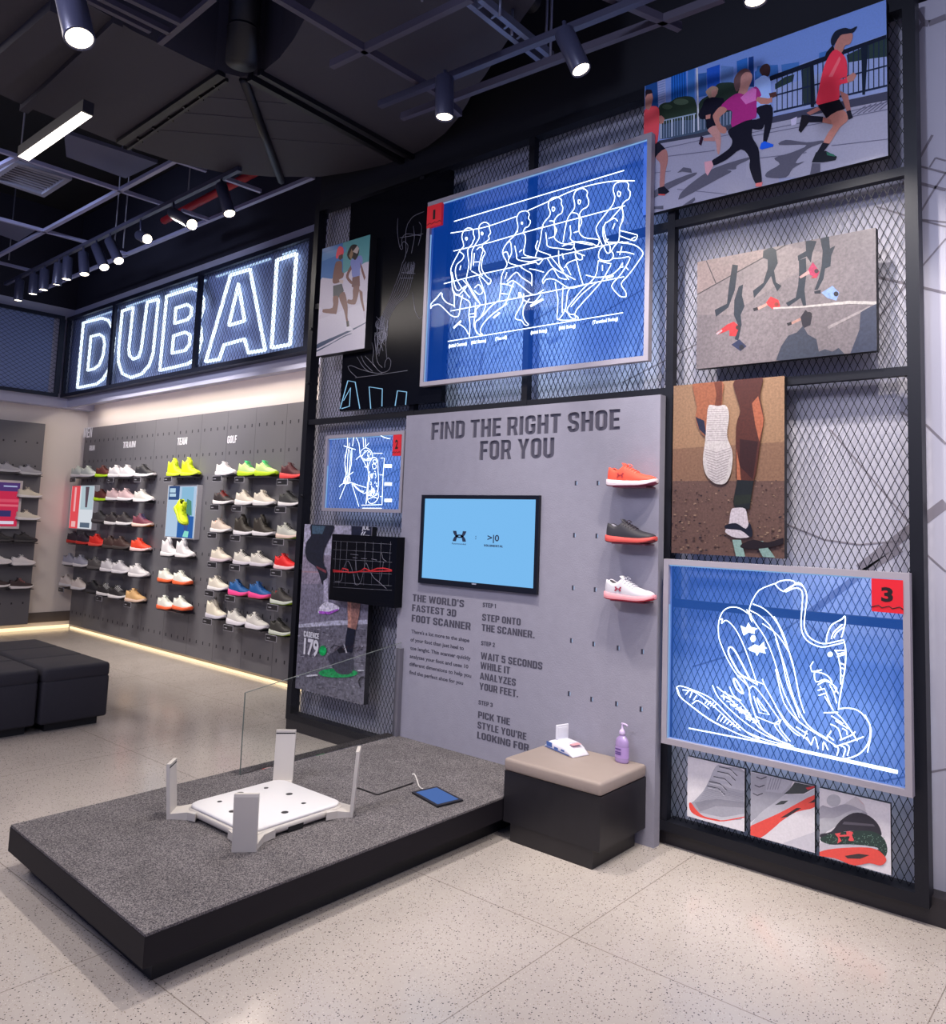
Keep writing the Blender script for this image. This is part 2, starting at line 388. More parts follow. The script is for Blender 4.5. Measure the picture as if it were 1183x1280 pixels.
def clip(poly, x0, x1, z0, z1):
    def cut(P, inside, inter):
        out = []
        for i in range(len(P)):
            a, b = P[i-1], P[i]
            if inside(b):
                if not inside(a): out.append(inter(a, b))
                out.append(b)
            elif inside(a): out.append(inter(a, b))
        return out
    def ix(X): return lambda a, b: (X, a[1]+(b[1]-a[1])*(X-a[0])/(b[0]-a[0]))
    def iz(Z): return lambda a, b: (a[0]+(b[0]-a[0])*(Z-a[1])/(b[1]-a[1]), Z)
    P = list(poly)
    for ins, itr in ((lambda p: p[0] >= x0, ix(x0)), (lambda p: p[0] <= x1, ix(x1)), (lambda p: p[1] >= z0, iz(z0)), (lambda p: p[1] <= z1, iz(z1))):
        if len(P) < 3: return []
        P = cut(P, ins, itr)
    return P
def lattice(mb, x0, x1, z0, z1, w, h, t, place, d=0.004, mi=0):
    """expanded metal: two families of straight strands with diamond openings w by h; place(x, z, depth) -> point"""
    sl = h/w
    for sg in (1, -1):
        c0 = z0-sl*(x1-x0) if sg > 0 else z0
        c1 = z1 if sg > 0 else z1+sl*(x1-x0)
        n = int((c1-c0)/h)+1
        for i in range(n+1):
            c = c0+i*h
            pts = []
            xa, xb = x0, x1
            f = lambda x: c+sg*sl*(x-x0)
            za, zb = f(xa), f(xb)
            lo, hi = (xa, xb)
            if sg > 0:
                lo = max(lo, x0+(z0-c)/sl); hi = min(hi, x0+(z1-c)/sl)
            else:
                lo = max(lo, x0+(c-z1)/sl); hi = min(hi, x0+(c-z0)/sl)
            if hi-lo < 1e-4: continue
            L_ = math.hypot(1, sl); nx, nz = -sg*sl/L_*t/2, 1/L_*t/2
            A, B = (lo, f(lo)), (hi, f(hi))
            q = [(A[0]-nx, A[1]-nz), (B[0]-nx, B[1]-nz), (B[0]+nx, B[1]+nz), (A[0]+nx, A[1]+nz)]
            vs = [place(x, z, 0) for x, z in q]+[place(x, z, d) for x, z in q]
            mb.add(vs, [(0, 1, 2, 3), (7, 6, 5, 4), (0, 4, 5, 1), (1, 5, 6, 2), (2, 6, 7, 3), (3, 7, 4, 0)], mi)
# ================================================================== SETTING
def floor_mat():
    m = bpy.data.materials.new('terrazzo'); m.use_nodes = True; nt = m.node_tree; N = nt.nodes; L = nt.links; b = N['Principled BSDF']
    b.inputs['Roughness'].default_value = 0.16; b.inputs['Specular IOR Level'].default_value = 0.55
    tc = N.new('ShaderNodeTexCoord')
    base = N.new('ShaderNodeTexNoise'); base.inputs['Scale'].default_value = 1.3; base.inputs['Detail'].default_value = 6; L.new(tc.outputs['Object'], base.inputs['Vector'])
    cr = N.new('ShaderNodeValToRGB'); cr.color_ramp.elements[0].position = 0.3; cr.color_ramp.elements[0].color = srgb(176, 167, 163); cr.color_ramp.elements[1].position = 0.7; cr.color_ramp.elements[1].color = srgb(192, 183, 178)
    L.new(base.outputs['Fac'], cr.inputs[0]); cur = cr.outputs[0]
    for sc_, th, c in ((78, 0.19, (74, 70, 74)), (115, 0.20, (132, 118, 108)), (52, 0.11, (48, 46, 52)), (120, 0.16, (216, 208, 200))):
        v = N.new('ShaderNodeTexVoronoi'); v.inputs['Scale'].default_value = sc_; L.new(tc.outputs['Object'], v.inputs['Vector'])
        w = N.new('ShaderNodeTexWhiteNoise'); w.noise_dimensions = '3D'; L.new(v.outputs['Color'], w.inputs['Vector'])
        lt = N.new('ShaderNodeMath'); lt.operation = 'LESS_THAN'; lt.inputs[1].default_value = th*1.15; L.new(v.outputs['Distance'], lt.inputs[0])
        gt = N.new('ShaderNodeMath'); gt.operation = 'GREATER_THAN'; gt.inputs[1].default_value = 0.55; L.new(w.outputs['Value'], gt.inputs[0])
        mu = N.new('ShaderNodeMath'); mu.operation = 'MULTIPLY'; L.new(lt.outputs[0], mu.inputs[0]); L.new(gt.outputs[0], mu.inputs[1])
        mx = N.new('ShaderNodeMix'); mx.data_type = 'RGBA'; mx.inputs[7].default_value = srgb(*c)
        L.new(mu.outputs[0], mx.inputs[0]); L.new(cur, mx.inputs[6]); cur = mx.outputs[2]
    # tile joints, 1.2 m tiles
    br = N.new('ShaderNodeTexBrick'); br.offset = 0.0; br.inputs['Scale'].default_value = 1.0; br.inputs['Brick Width'].default_value = 1.2; br.inputs['Row Height'].default_value = 1.2
    br.inputs['Mortar Size'].default_value = 0.0022; br.inputs['Color1'].default_value = (1, 1, 1, 1); br.inputs['Color2'].default_value = (1, 1, 1, 1); br.inputs['Mortar'].default_value = (0.55, 0.52, 0.5, 1)
    mp = N.new('ShaderNodeMapping'); mp.inputs['Location'].default_value = (1.87, -2.71+2.4, 0); L.new(tc.outputs['Object'], mp.inputs[0]); L.new(mp.outputs[0], br.inputs['Vector'])
    ml = N.new('ShaderNodeMix'); ml.data_type = 'RGBA'; ml.blend_type = 'MULTIPLY'; ml.inputs[0].default_value = 1.0
    L.new(cur, ml.inputs[6]); L.new(br.outputs['Color'], ml.inputs[7]); L.new(ml.outputs[2], b.inputs['Base Color'])
    return m
tag(MB().box(-17, 6, -7, 7, -0.1, 0).build('floor', floor_mat()), kind='structure')
black_wall = mat('black_paint', (22, 23, 34), 0.75, noise=0.15, nscale=3)
tag(MB().box(-17, 6, -7, 7, 5.6, 5.7).build('ceiling', mat('ceiling_black', (20, 20, 27), 0.9)), kind='structure')

concrete = mat('pale_concrete', (192, 190, 206), 0.8, noise=0.06, nscale=2.5, bump=0.05, bscale=60)
mapline = mat('map_line_grey', (134, 128, 140), 0.8)
YW = 3.88
w = MB().box(-5.236, 5, YW, 4.9, 0, 4.09)
def mapstrip(pts, wd, cr_=None):
    P = [atY(*(cr_(*p) if cr_ else p), YW) for p in pts]
    for a, b in zip(P, P[1:]):
        d = (b-a); d.y = 0; d.normalize(); n = Vector((-d.z, 0, d.x))*wd/2; o = Vector((0, -0.0015, 0))
        w.add([a-n+o, b-n+o, b+n+o, a+n+o], [(0, 1, 2, 3)], 1)
c1 = crop(10.67, 1083, 0); c2 = crop(7.887, 1033, 160); c3 = crop(3.259, 820, 460); c4 = crop(3.259, 820, 240); c5 = crop(3.259, 820, 680)
mapstrip([(665, 110), (770, 290), (690, 420)], .02, c1); mapstrip([(770, 310), (840, 315), (1067, 225)], .03, c1)
mapstrip([(1050, 70), (900, 340), (760, 560)], .012, c2); mapstrip([(1020, 390), (1080, 295), (1183, 325)], .008, c2); mapstrip([(780, 330), (940, 382), (1183, 445)], .009, c2)
mapstrip([(1183, 440), (1070, 600), (820, 1020)], .009, c2); mapstrip([(700, 500), (940, 550), (1183, 612)], .014, c2); mapstrip([(800, 890), (945, 905), (1183, 930)], .008, c2)
mapstrip([(1000, 180), (1105, 235), (1183, 310)], .01, c3); mapstrip([(830, 820), (1010, 680), (1183, 550)], .045, c3); mapstrip([(540, 640), (690, 700), (830, 720), (1000, 705)], .008, c3); mapstrip([(1060, 720), (1183, 830)], .008, c3)
mapstrip([(900, 60), (1090, 118), (1183, 142)], .008, c4); mapstrip([(700, 300), (1090, 390), (1183, 412)], .012, c4); mapstrip([(900, 520), (1183, 190)], .008, c4)
mapstrip([(600, 300), (840, 120), (1000, 20)], .03, c5); mapstrip([(150, 500), (420, 420), (600, 300), (800, 520)], .008, c5)
for k in range(26):
    x = random.uniform(-5, -.9); z = random.uniform(.2, 4); a = random.choice((.35, -.9, .35, 1.3)); l = random.uniform(.3, 1.0)
    p = Vector((x, YW-.001, z)); d = Vector((cos(a), 0, sin(a))); q = p+d*l
    q.x = min(q.x, -0.6); q.z = max(.1, min(4.05, q.z)); d = (q-p).normalized(); n = Vector((-d.z, 0, d.x))*.004
    w.add([p-n, q-n, q+n, p+n], [(0, 1, 2, 3)], 1)
tag(w.build('wall_right', [concrete, mapline]), kind='structure')
tag(MB().box(-5.25, 5, 3.80, 4.9, 4.095, 5.6).build('trim_1', black_wall), kind='structure')
tag(MB().box(-2.05, 5, 3.79, YW-.001, 0, .112).build('baseboard_right', mat('dark_plinth', (44, 40, 44), 0.5)), kind='structure')

def sbox(mb, u0, u1, v0, v1, z0, z1, mi=0):
    P = [SW(u, v, z) for z in (z0, z1) for v in (v0, v1) for u in (u0, u1)]
    return mb.add(P, [(0, 2, 3, 1), (4, 5, 7, 6), (0, 1, 5, 4), (2, 6, 7, 3), (0, 4, 6, 2), (1, 3, 7, 5)], mi)
cream = mat('warm_white_paint', (226, 218, 214), 0.8)
lilac = mat('grey_bulkhead', (188, 188, 212), 0.7)
navy = mat('dark_bulkhead', (34, 34, 50), 0.8)
tag(sbox(MB(), -5.45, 1.24, .08, .28, 0, 5.6).build('wall_back', cream), kind='structure')
tag(sbox(MB(), -5.45, -5.25, -8, .08, 0, 5.6).build('wall_left', cream), kind='structure')
t = MB(); sbox(t, -5.07, 1.24, -.27, -.22, 2.94, 4.28); sbox(t, -5.07, 1.24, -.22, .079, 3.02, 4.28); tag(t.build('trim_2', lilac), kind='structure')
t = MB(); sbox(t, -5.249, -5.07, -8, .079, 2.94, 4.28); tag(t.build('trim_3', lilac), kind='structure')
t = MB(); sbox(t, -5.07, 1.24, -.262, .079, 4.281, 5.6); sbox(t, -5.249, -5.07, -8, .079, 4.281, 5.6); tag(t.build('trim_4', navy), kind='structure')
t = MB(); sbox(t, -5.249, -5.235, -.47, .079, .085, .215); tag(t.build('baseboard_left', mat('brown_base', (92, 84, 82), 0.6)), kind='structure')
# cove light behind the lip of the bulkhead, and the two strips along the floor
a = SW(-1.85, -.12, 3.0); area('cove_strip_light', a, SW(-2.0, -.02, 2.2), 5.9, .05, 29, (1.0, .85, .70)).rotation_euler = (R(-12), 0, PH)
warm_led = glow('warm_led', (255, 222, 172), 1.7)
t = thing('led_strip', SW(-2, 0, 0), 'warm white light strip along the floor below the long grey shoe wall', 'light strip', rz=PH)
sbox(MB(), -5.1, 1.2, .012, .03, .002, .022).build('lit_strip', warm_led, t)
t = thing('led_strip', SW(-5.16, -2, 0), 'warm white light strip along the floor below the left shoe wall', 'light strip', rz=PH)
sbox(MB(), -5.2, -5.175, -4, .03, .002, .04).build('lit_strip', warm_led, t)

# ================================================================== FEATURE WALL: mesh frame
YF = 3.755
frame_m = mat('black_steel', (26, 27, 36), 0.45, metal=0.3, spec=0.4)
mesh_m = mat('black_mesh', (16, 17, 28), 0.5, metal=0.2)
fr = thing('mesh_display_frame', (-3.02, YF+.03, 0.0), 'tall black steel frame filled with diamond mesh across the feature wall', 'display frame')
for xa, xb, za, zb in ((-5.236, -5.18, .076, 4.07), (-.866, -.811, .076, 4.07)):
    MB().box(xa, xb, YF-.008, YF+.07, za, zb).build('post', frame_m, fr)
for x in (-4.026, -3.036, -2.045):
    MB().box(x-.022, x+.022, YF, YF+.045, .125, 4.02).build('post', frame_m, fr)
for za, zb, dy in ((.0, .124, -.008), (4.01, 4.07, -.008)):
    MB().box(-5.18, -.866 if za > 1 else -.866, YF+dy+.001, YF+.069, .076 if za < 1 else za, zb).build('rail', frame_m, fr)
for z in (1.21, 2.319, 3.235):
    MB().box(-5.18, -.866, YF+.002, YF+.042, z-.02, z+.02).build('rail', frame_m, fr)
MB().box(-5.18, -2.05, YF+.03, YW-.001, 0, .0755).build('base', mat('dark_plinth', (44, 40, 44)), fr)
MB().box(-5.236, -3.98, YF+.0, YF+.03, 0, .0755).build('base', mat('dark_plinth', (44, 40, 44)), fr)
mm = MB(); lattice(mm, -5.18, -.866, .124, 4.01, .0345, .0715, .0030, lambda x, z, d: Vector((x, YF+.046+d, z)), .002)
mm.build('mesh_panel', mesh_m, fr)
for z in (1.75, 2.62, 3.05): MB().cyl((-5.175, YF-.03, z), (-5.175, YF, z), .012, 10).build('bolt', frame_m, fr)

# ------------------------------------------------------------------ printed boards
ink_gloss = ink('printed_gloss', 0.25, .05, 120, 1.0); ink_bright = ink('printed_bright', 0.22, .05, 120, 1.45); ink_grain = ink('printed_photo', 0.35, 0.22, 90, .58)
ink_gravel = ink('printed_gravel', 0.28, 0.45, 55)
edge_m = mat('board_edge_black', (20, 20, 26), 0.5)
def rect_of(q, Y):
    P = [atY(*p, Y) for p in q]
    return (P[0].x+P[3].x)/2, (P[1].x+P[2].x)/2, (P[2].z+P[3].z)/2, (P[0].z+P[1].z)/2
def photo_board(name, q, Y, th, label, cat, art, base, printm, group=None, rect=None, soft=True):
    x0, x1, z0, z1 = rect or rect_of(q, Y)
    t = thing(name, ((x0+x1)/2, Y+th, z0), label, cat, group)
    MB().box(x0, x1, Y+.002, Y+th, z0, z1).build('board', edge_m, t)
    p = MB(); k = 0
    p.add([(x0, Y+.0015, z0), (x1, Y+.0015, z0), (x1, Y+.0015, z1), (x0, Y+.0015, z1)], [(0, 1, 2, 3)], 0, ink=srgb(*base))
    for item in art:
        c, pts, cr_ = item[:3]
        if len(item) > 3:                       # a drawn line of given width in metres
            P = [atY(*cr_(*a), Y) for a in pts]
            for a, b in zip(P, P[1:]):
                d = Vector((b.x-a.x, 0, b.z-a.z))
                if d.length < 1e-5: continue
                d.normalize(); n = Vector((-d.z, 0, d.x))*item[3]/2
                k += 1; y = Y+.0013-k*.000025
                cp = clip([(v.x, v.z) for v in (a-n, b-n, b+n, a+n)], x0, x1, z0, z1)
                if len(cp) > 2: p.poly([(x, y, z) for x, z in cp], 0, srgb(*c))
            continue
        P = [atY(*cr_(*a), Y) for a in pts]
        if soft and 7 <= len(P) < 40: P = spline(P, 3, True)
        cp = clip([(v.x, v.z) for v in P], x0, x1, z0, z1)
        if len(cp) < 3: continue
        k += 1; y = Y+.0013-k*.000025
        ar = sum(cp[i-1][0]*cp[i][1]-cp[i][0]*cp[i-1][1] for i in range(len(cp)))
        if ar < 0: cp = cp[::-1]
        p.poly([(x, y, z) for x, z in cp], 0, srgb(*c))
    p.build('photo_print', printm, t)
    return t, (x0, x1, z0, z1)
def disc(cx, cy, rx, ry=None, n=16): return [(cx+rx*cos(2*pi*k/n), cy+(ry or rx)*sin(2*pi*k/n)) for k in range(n)]

# -- runners on a bridge
A = crop(6.4, 800, 60); B = crop(5.817, 940, 0); I = lambda x, y: (x, y)
SK = (186, 128, 116); DK = (26, 26, 40)
art = [((118, 148, 212), [(800, 100), (1115, -10), (1115, 110), (800, 190)], I), ((140, 162, 216), [(800, 150), (1115, 40), (1115, 110), (800, 190)], I)]
for c, p in (((34, 76, 140), [(45, 290), (140, 258), (150, 500), (45, 500)]), ((150, 162, 206), [(140, 258), (205, 238), (210, 470), (150, 480)]), ((40, 108, 200), [(250, 207), (370, 175), (380, 420), (250, 440)]),
    ((62, 116, 190), [(385, 172), (440, 158), (440, 420), (380, 420)]), ((52, 96, 164), [(450, 208), (535, 195), (535, 380), (450, 400)]), ((36, 86, 192), [(535, 165), (640, 130), (640, 300), (540, 350)]),
    ((96, 130, 190), [(650, 140), (750, 150), (750, 290), (650, 310)]), ((48, 108, 190), [(775, 105), (860, 75), (865, 220), (780, 230)]), ((28, 62, 130), [(870, 75), (910, 65), (915, 310), (870, 310)]),
    ((52, 100, 170), [(920, 190), (970, 160), (980, 280), (925, 290)])): art.append((c, p, A))
for k in range(9): art.append(((120, 140, 190), [(145, 280+k*20), (200, 262+k*20)], A, .006))
for k in range(6): art.append(((20, 70, 150), [(258+k*20, 205-k*5), (262+k*20, 420)], A, .005))
art += [((70, 88, 110), [(160, 560), (450, 500), (760, 440), (760, 660), (450, 700), (160, 730)], A),
    ((48, 64, 52), [(150, 480), (190, 440), (240, 432), (290, 400), (330, 390), (380, 385), (440, 410), (455, 560), (300, 580), (160, 610)], A),
    ((44, 60, 52), [(480, 430), (560, 370), (620, 290), (690, 275), (750, 280), (800, 330), (790, 480), (480, 540)], A),
    ((84, 104, 84), disc(330, 430, 60, 25), A), ((70, 90, 70), disc(220, 470, 40, 20), A)]
art += [((150, 166, 208), [(160, 650), (420, 560), (700, 455), (990, 395), (1000, 660), (160, 840)], B),
    ((46, 62, 60), [(170, 610), (240, 560), (310, 540), (300, 590), (170, 650)], B), ((44, 58, 62), [(360, 510), (450, 470), (465, 760), (375, 760)], B),
    ((44, 62, 60), [(690, 400), (830, 335), (990, 270), (990, 410), (840, 430), (700, 455)], B), ((60, 110, 180), [(40, 480), (190, 470), (195, 550), (30, 560)], B), ((70, 120, 190), [(215, 470), (345, 450), (345, 500), (220, 530)], B),
    ((70, 120, 190), [(490, 385), (545, 370), (545, 420), (490, 430)], B)]
art += [((158, 158, 178), [(30, 800), (150, 760), (470, 705), (740, 640), (1024, 600), (1024, 1300), (30, 1300)], A), ((164, 164, 182), [(-40, 930), (160, 880), (480, 810), (1010, 720), (1010, 1290), (-40, 1290)], B),
    ((62, 66, 82), [(150, 742), (470, 682), (740, 612), (740, 652), (470, 712), (160, 764)], A), ((66, 68, 88), [(100, 860), (480, 775), (1000, 662), (1000, 726), (480, 828), (100, 905)], B)]
for k in range(13): art.append(((140, 156, 180) if k % 4 else (190, 200, 215), [(170+k*22, 580-k*4), (170+k*22, 726-k*4.4)], A, .004 if k % 4 else .009))
art += [((150, 170, 190), [(165, 586), (450, 524)], A, .007), ((200, 205, 215), [(458, 160), (470, 660)], A, .010)]
for k in range(10): art.append(((150, 166, 190), [(490+k*26, 560-k*6), (490+k*26, 655-k*5)], A, .004))
for k in range(22): art.append(((36, 46, 74), [(185+k*37, 570-k*13.5), (185+k*37, 806-k*8.2)], B, .0045))
art += [((26, 32, 50), [(130, 556), (480, 428), (980, 252), (980, 280), (520, 450), (135, 590)], B), ((34, 44, 70), [(160, 815), (990, 622)], B, .010), ((34, 44, 70), [(180, 692), (985, 478)], B, .008),
    ((24, 30, 46), [(425, 470), (450, 465), (455, 780), (430, 780)], B), ((24, 34, 52), [(795, 340), (845, 330), (840, 450), (825, 690), (805, 690), (800, 450)], B)]
for p in ([(160, 810), (480, 740), (740, 690)], [(200, 870), (600, 820)], [(120, 1000), (250, 985)], [(300, 1130), (700, 1170)]): art.append(((112, 112, 134), p, A, .004))
for p in ([(0, 965), (480, 870), (990, 742)], [(0, 990), (480, 900), (990, 795)], [(580, 1060), (990, 1012)], [(60, 1150), (400, 1110)]): art.append(((112, 112, 134), p, B, .004))
for k in range(6): art.append(((104, 104, 126), [(730+k*40, 840-k*8), (830+k*40, 770-k*10)], B, .005))
SH = (92, 92, 108)
art += [(SH, [(315, 1195), (340, 1150), (430, 1070), (600, 960), (870, 875), (882, 890), (780, 940), (770, 970), (700, 975), (735, 990), (640, 1042), (340, 1203)], A), (SH, [(300, 1000), (350, 955), (410, 965), (420, 1000), (340, 990)], A),
    (SH, [(95, 1210), (100, 1160), (220, 1080), (430, 1000), (440, 1022), (250, 1120), (110, 1206)], A), (SH, [(330, 1270), (440, 1195), (445, 1215), (380, 1290)], A), (SH, [(60, 1275), (190, 1262), (190, 1290), (60, 1290)], A),
    (SH, [(110, 1290), (115, 1250), (205, 1195), (165, 1150), (290, 1110), (400, 1055), (200, 1055), (250, 1018), (400, 1036), (510, 1022), (515, 1040), (405, 1085), (320, 1185), (385, 1175), (300, 1225), (250, 1290)], B),
    (SH, [(440, 1188), (500, 1188), (500, 1252), (425, 1270)], B)]
# front left runner
art += [((232, 84, 92), [(35, 520), (60, 480), (105, 465), (150, 480), (158, 560), (145, 740), (105, 790), (35, 700)], A), (SK, [(45, 345), (95, 340), (108, 400), (95, 460), (75, 500), (45, 480)], A), ((40, 32, 40), [(45, 350), (55, 332), (95, 335), (104, 362), (60, 372), (48, 400)], A),
    (SK, [(155, 545), (175, 540), (200, 565), (190, 602), (160, 610)], A), (DK, [(103, 790), (150, 748), (205, 805), (125, 878), (103, 872)], A), ((172, 118, 112), [(130, 872), (205, 808), (228, 890), (205, 1000), (195, 1112), (162, 1112), (165, 990), (162, 920)], A), (DK, [(148, 1122), (195, 1105), (240, 1150), (205, 1172), (150, 1170)], A), ((200, 80, 80), [(150, 1168), (205, 1170), (200, 1182), (150, 1178)], A)]
# dark runner in the back
art += [((168, 140, 120), [(530, 350), (560, 318), (590, 305), (628, 322), (622, 360), (600, 395), (560, 400), (545, 380)], A), ((190, 140, 128), [(575, 340), (610, 330), (624, 362), (600, 398), (575, 390)], A), (DK, [(470, 530), (500, 470), (520, 420), (580, 395), (640, 400), (675, 410), (665, 480), (620, 540), (618, 610), (540, 650), (530, 575), (490, 570)], A),
    (SK, [(530, 540), (568, 530), (565, 565), (530, 572)], A), ((194, 144, 138), [(545, 655), (610, 622), (650, 700), (640, 840), (622, 838), (608, 745), (570, 690)], A), ((180, 130, 128), [(510, 722), (600, 712), (605, 746), (515, 745)], A), ((48, 30, 50), [(474, 770), (490, 702), (512, 715), (495, 782)], A)]
# runner in pale blue shirt
art += [((58, 40, 42), [(58, 510), (80, 475), (115, 465), (136, 490), (130, 545), (100, 562), (70, 540)], B), ((160, 190, 244), [(20, 610), (50, 570), (90, 550), (132, 575), (142, 640), (135, 760), (40, 785)], B), ((84, 54, 50), [(125, 680), (178, 668), (184, 700), (140, 718)], B), (DK, [(30, 790), (140, 762), (152, 870), (112, 1030), (84, 1028), (95, 905), (75, 942), (0, 935), (-20, 880), (60, 860)], B), ((34, 96, 226), [(58, 1080), (72, 1040), (95, 1028), (160, 1052), (158, 1068), (75, 1088)], B)]
# woman in purple
art += [((112, 84, 86), [(755, 290), (760, 240), (800, 185), (850, 165), (890, 195), (850, 235), (805, 315), (775, 350)], A), ((198, 144, 134), [(812, 232), (850, 195), (895, 205), (900, 250), (872, 320), (852, 372), (790, 372), (805, 310)], A), ((172, 48, 128), [(650, 468), (720, 400), (790, 362), (850, 372), (930, 308), (975, 380), (940, 412), (935, 545), (900, 572), (740, 635), (742, 512), (690, 497)], A),
    ((212, 116, 186), [(806, 400), (900, 318), (935, 330), (930, 420), (850, 452)], A), (SK, [(648, 470), (702, 497), (640, 560), (655, 620), (692, 640), (690, 680), (640, 672), (588, 560), (600, 520)], A), (SK, [(945, 392), (1035, 405), (1060, 430), (1030, 450), (970, 450), (930, 420)], A), (SK, [(50, 710), (110, 725), (150, 705), (150, 745), (90, 755), (40, 740)], B),
    (DK, [(720, 650), (900, 572), (898, 700), (950, 800), (962, 900), (978, 1080), (928, 1086), (880, 960), (880, 880), (812, 812), (700, 892), (592, 942), (578, 905), (640, 862), (722, 800), (742, 742), (718, 700)], A), ((214, 160, 170), [(518, 912), (578, 902), (592, 942), (545, 1022), (528, 1000)], A), ((226, 120, 120), [(928, 1084), (986, 1072), (975, 1110), (930, 1110)], A)]
# far leg of second person, then woman in red
art += [((170, 112, 104), [(640, 660), (702, 690), (722, 800), (692, 812)], B), (DK, [(690, 812), (720, 800), (738, 858), (706, 872)], B), ((170, 112, 104), [(400, 822), (480, 778), (505, 800), (425, 838)], B), ((200, 196, 220), [(285, 870), (330, 850), (325, 905), (290, 915)], B),
    (SK, [(640, 262), (720, 240), (736, 266), (716, 322), (682, 332), (655, 385), (600, 380), (612, 318)], B), ((32, 30, 42), [(525, 440), (545, 380), (592, 328), (604, 362), (570, 402), (545, 440)], B), ((32, 38, 54), [(578, 285), (600, 240), (630, 218), (682, 204), (722, 213), (768, 192), (742, 236), (690, 248), (645, 262), (600, 332), (580, 325)], B),
    ((238, 62, 84), [(590, 372), (640, 375), (690, 440), (692, 560), (640, 580), (690, 560), (702, 602), (640, 622), (636, 722), (540, 752), (472, 758), (490, 650), (530, 480)], B), ((246, 110, 120), [(560, 560), (640, 410), (650, 430), (590, 560)], B), (SK, [(692, 562), (742, 528), (764, 548), (742, 588), (700, 604)], B),
    ((22, 20, 30), [(482, 766), (640, 724), (678, 792), (580, 836), (545, 862)], B), ((196, 134, 120), [(552, 858), (662, 800), (702, 870), (640, 932), (562, 1052), (522, 1042), (560, 962), (592, 912)], B), ((180, 118, 106), [(515, 852), (580, 872), (582, 906), (508, 890)], B), (DK, [(385, 838), (522, 850), (516, 890), (400, 892)], B), ((30, 28, 36), [(365, 838), (402, 838), (424, 882), (360, 968), (342, 950)], B),
    (DK, [(518, 1038), (568, 1046), (510, 1122), (474, 1112)], B), ((26, 30, 40), [(438, 1182), (470, 1108), (540, 1098), (622, 1140), (612, 1166), (520, 1182)], B), ((50, 110, 90), [(545, 1105), (600, 1125), (610, 1140), (550, 1130)], B)]
photo_board('photo_board', ((806.6, 109), (1107, -3), (1111.5, 193.5), (814, 267.5)), 3.71, .035, 'large photo board of runners crossing a bridge, top right of the feature wall', 'photo board', art, (150, 156, 186), ink_bright, rect=(-2.20, -.924, 3.304, 4.055))

# -- runners from above
C = crop(3.259, 820, 240); S5 = (36, 46, 60)
art = [((150, 138, 142), [(165, 285), (520, 215), (700, 250), (300, 500), (170, 500)], C), ((166, 146, 146), [(165, 283), (440, 228), (435, 272), (250, 372), (168, 418)], C), ((70, 64, 70), [(168, 418), (250, 372), (540, 210)], C, .006), ((70, 64, 70), [(205, 278), (245, 372)], C, .005)]
for k in range(9): art.append(((138, 128, 134), [(300+k*70, 640-k*12), (520+k*60, 430-k*30)], C, .02))
art += [(S5, [(312, 295), (335, 298), (330, 340), (322, 400), (296, 470), (245, 508), (240, 480), (290, 455), (297, 390)], C), (S5, [(338, 385), (356, 376), (351, 420), (362, 465), (346, 500), (350, 540), (336, 605), (322, 600), (334, 540), (318, 500), (320, 440)], C), (S5, [(438, 240), (470, 223), (490, 235), (497, 290), (482, 320), (490, 368), (512, 382), (495, 405), (478, 370), (470, 342), (442, 385), (400, 432), (396, 402), (438, 370), (456, 312), (456, 275), (436, 268)], C),
    (S5, [(583, 278), (612, 268), (614, 330), (606, 400), (614, 470), (600, 462), (590, 432), (540, 466), (530, 452), (570, 430), (580, 380), (584, 330)], C), (S5, [(610, 195), (655, 200), (650, 215), (638, 250), (632, 288), (615, 262), (580, 280), (578, 260), (612, 240)], C), (S5, [(670, 190), (706, 180), (710, 230), (732, 218), (715, 260), (712, 302), (690, 312), (684, 352), (660, 398), (646, 400), (665, 350), (676, 300), (680, 240)], C)]
for c, p in (((206, 52, 56), [(245, 575), (290, 540), (318, 528), (342, 548), (325, 588), (300, 586), (300, 562), (250, 582)]), ((196, 180, 190), [(245, 576), (268, 560), (272, 566), (250, 582)]), ((36, 46, 84), [(308, 622), (340, 600), (370, 628), (345, 648)]), ((206, 56, 60), [(448, 452), (468, 425), (500, 440), (507, 466), (478, 478), (458, 462)]), ((30, 26, 34), [(396, 474), (415, 468), (418, 480), (400, 486)]), ((206, 160, 150), [(415, 470), (452, 452), (456, 462), (418, 480)]), ((40, 34, 46), [(590, 510), (610, 480), (638, 505), (630, 542), (600, 556)]), ((196, 150, 140), [(545, 534), (588, 512), (592, 522), (550, 542)]), ((30, 26, 34), [(534, 535), (552, 528), (555, 540), (538, 545)]), ((184, 52, 96), [(618, 322), (640, 285), (668, 325), (655, 352), (630, 338)]), ((200, 160, 160), [(585, 345), (622, 318), (628, 332), (590, 352)]), ((146, 176, 240), [(675, 410), (720, 382), (748, 410), (736, 442), (700, 432)]), ((30, 34, 50), [(645, 405), (672, 398), (672, 414), (648, 414)]), ((206, 60, 80), [(630, 350), (655, 335), (650, 350)])): art.append((c, p, C))
for c, x, y, r_ in (((60, 40, 40), 335, 552, 9), ((30, 26, 36), 350, 632, 10), ((150, 60, 50), 492, 458, 9), ((40, 34, 40), 625, 500, 12), ((60, 40, 50), 655, 322, 9), ((40, 36, 44), 735, 415, 10)): art.append((c, disc(x, y, r_), C))
art += [((208, 202, 202), [(478, 470), (600, 464), (790, 443), (900, 446), (900, 459), (790, 456), (600, 471), (480, 477)], C), ((172, 162, 166), [(698, 548), (872, 464), (874, 472), (706, 558)], C), ((60, 66, 84), [(490, 685), (510, 630), (540, 585), (575, 572), (600, 545), (620, 580), (655, 600), (665, 650), (690, 640), (720, 650), (745, 635), (775, 665), (640, 690)], C), ((58, 64, 88), [(790, 665), (815, 600), (830, 560), (835, 490), (860, 475), (900, 455), (902, 650)], C)]
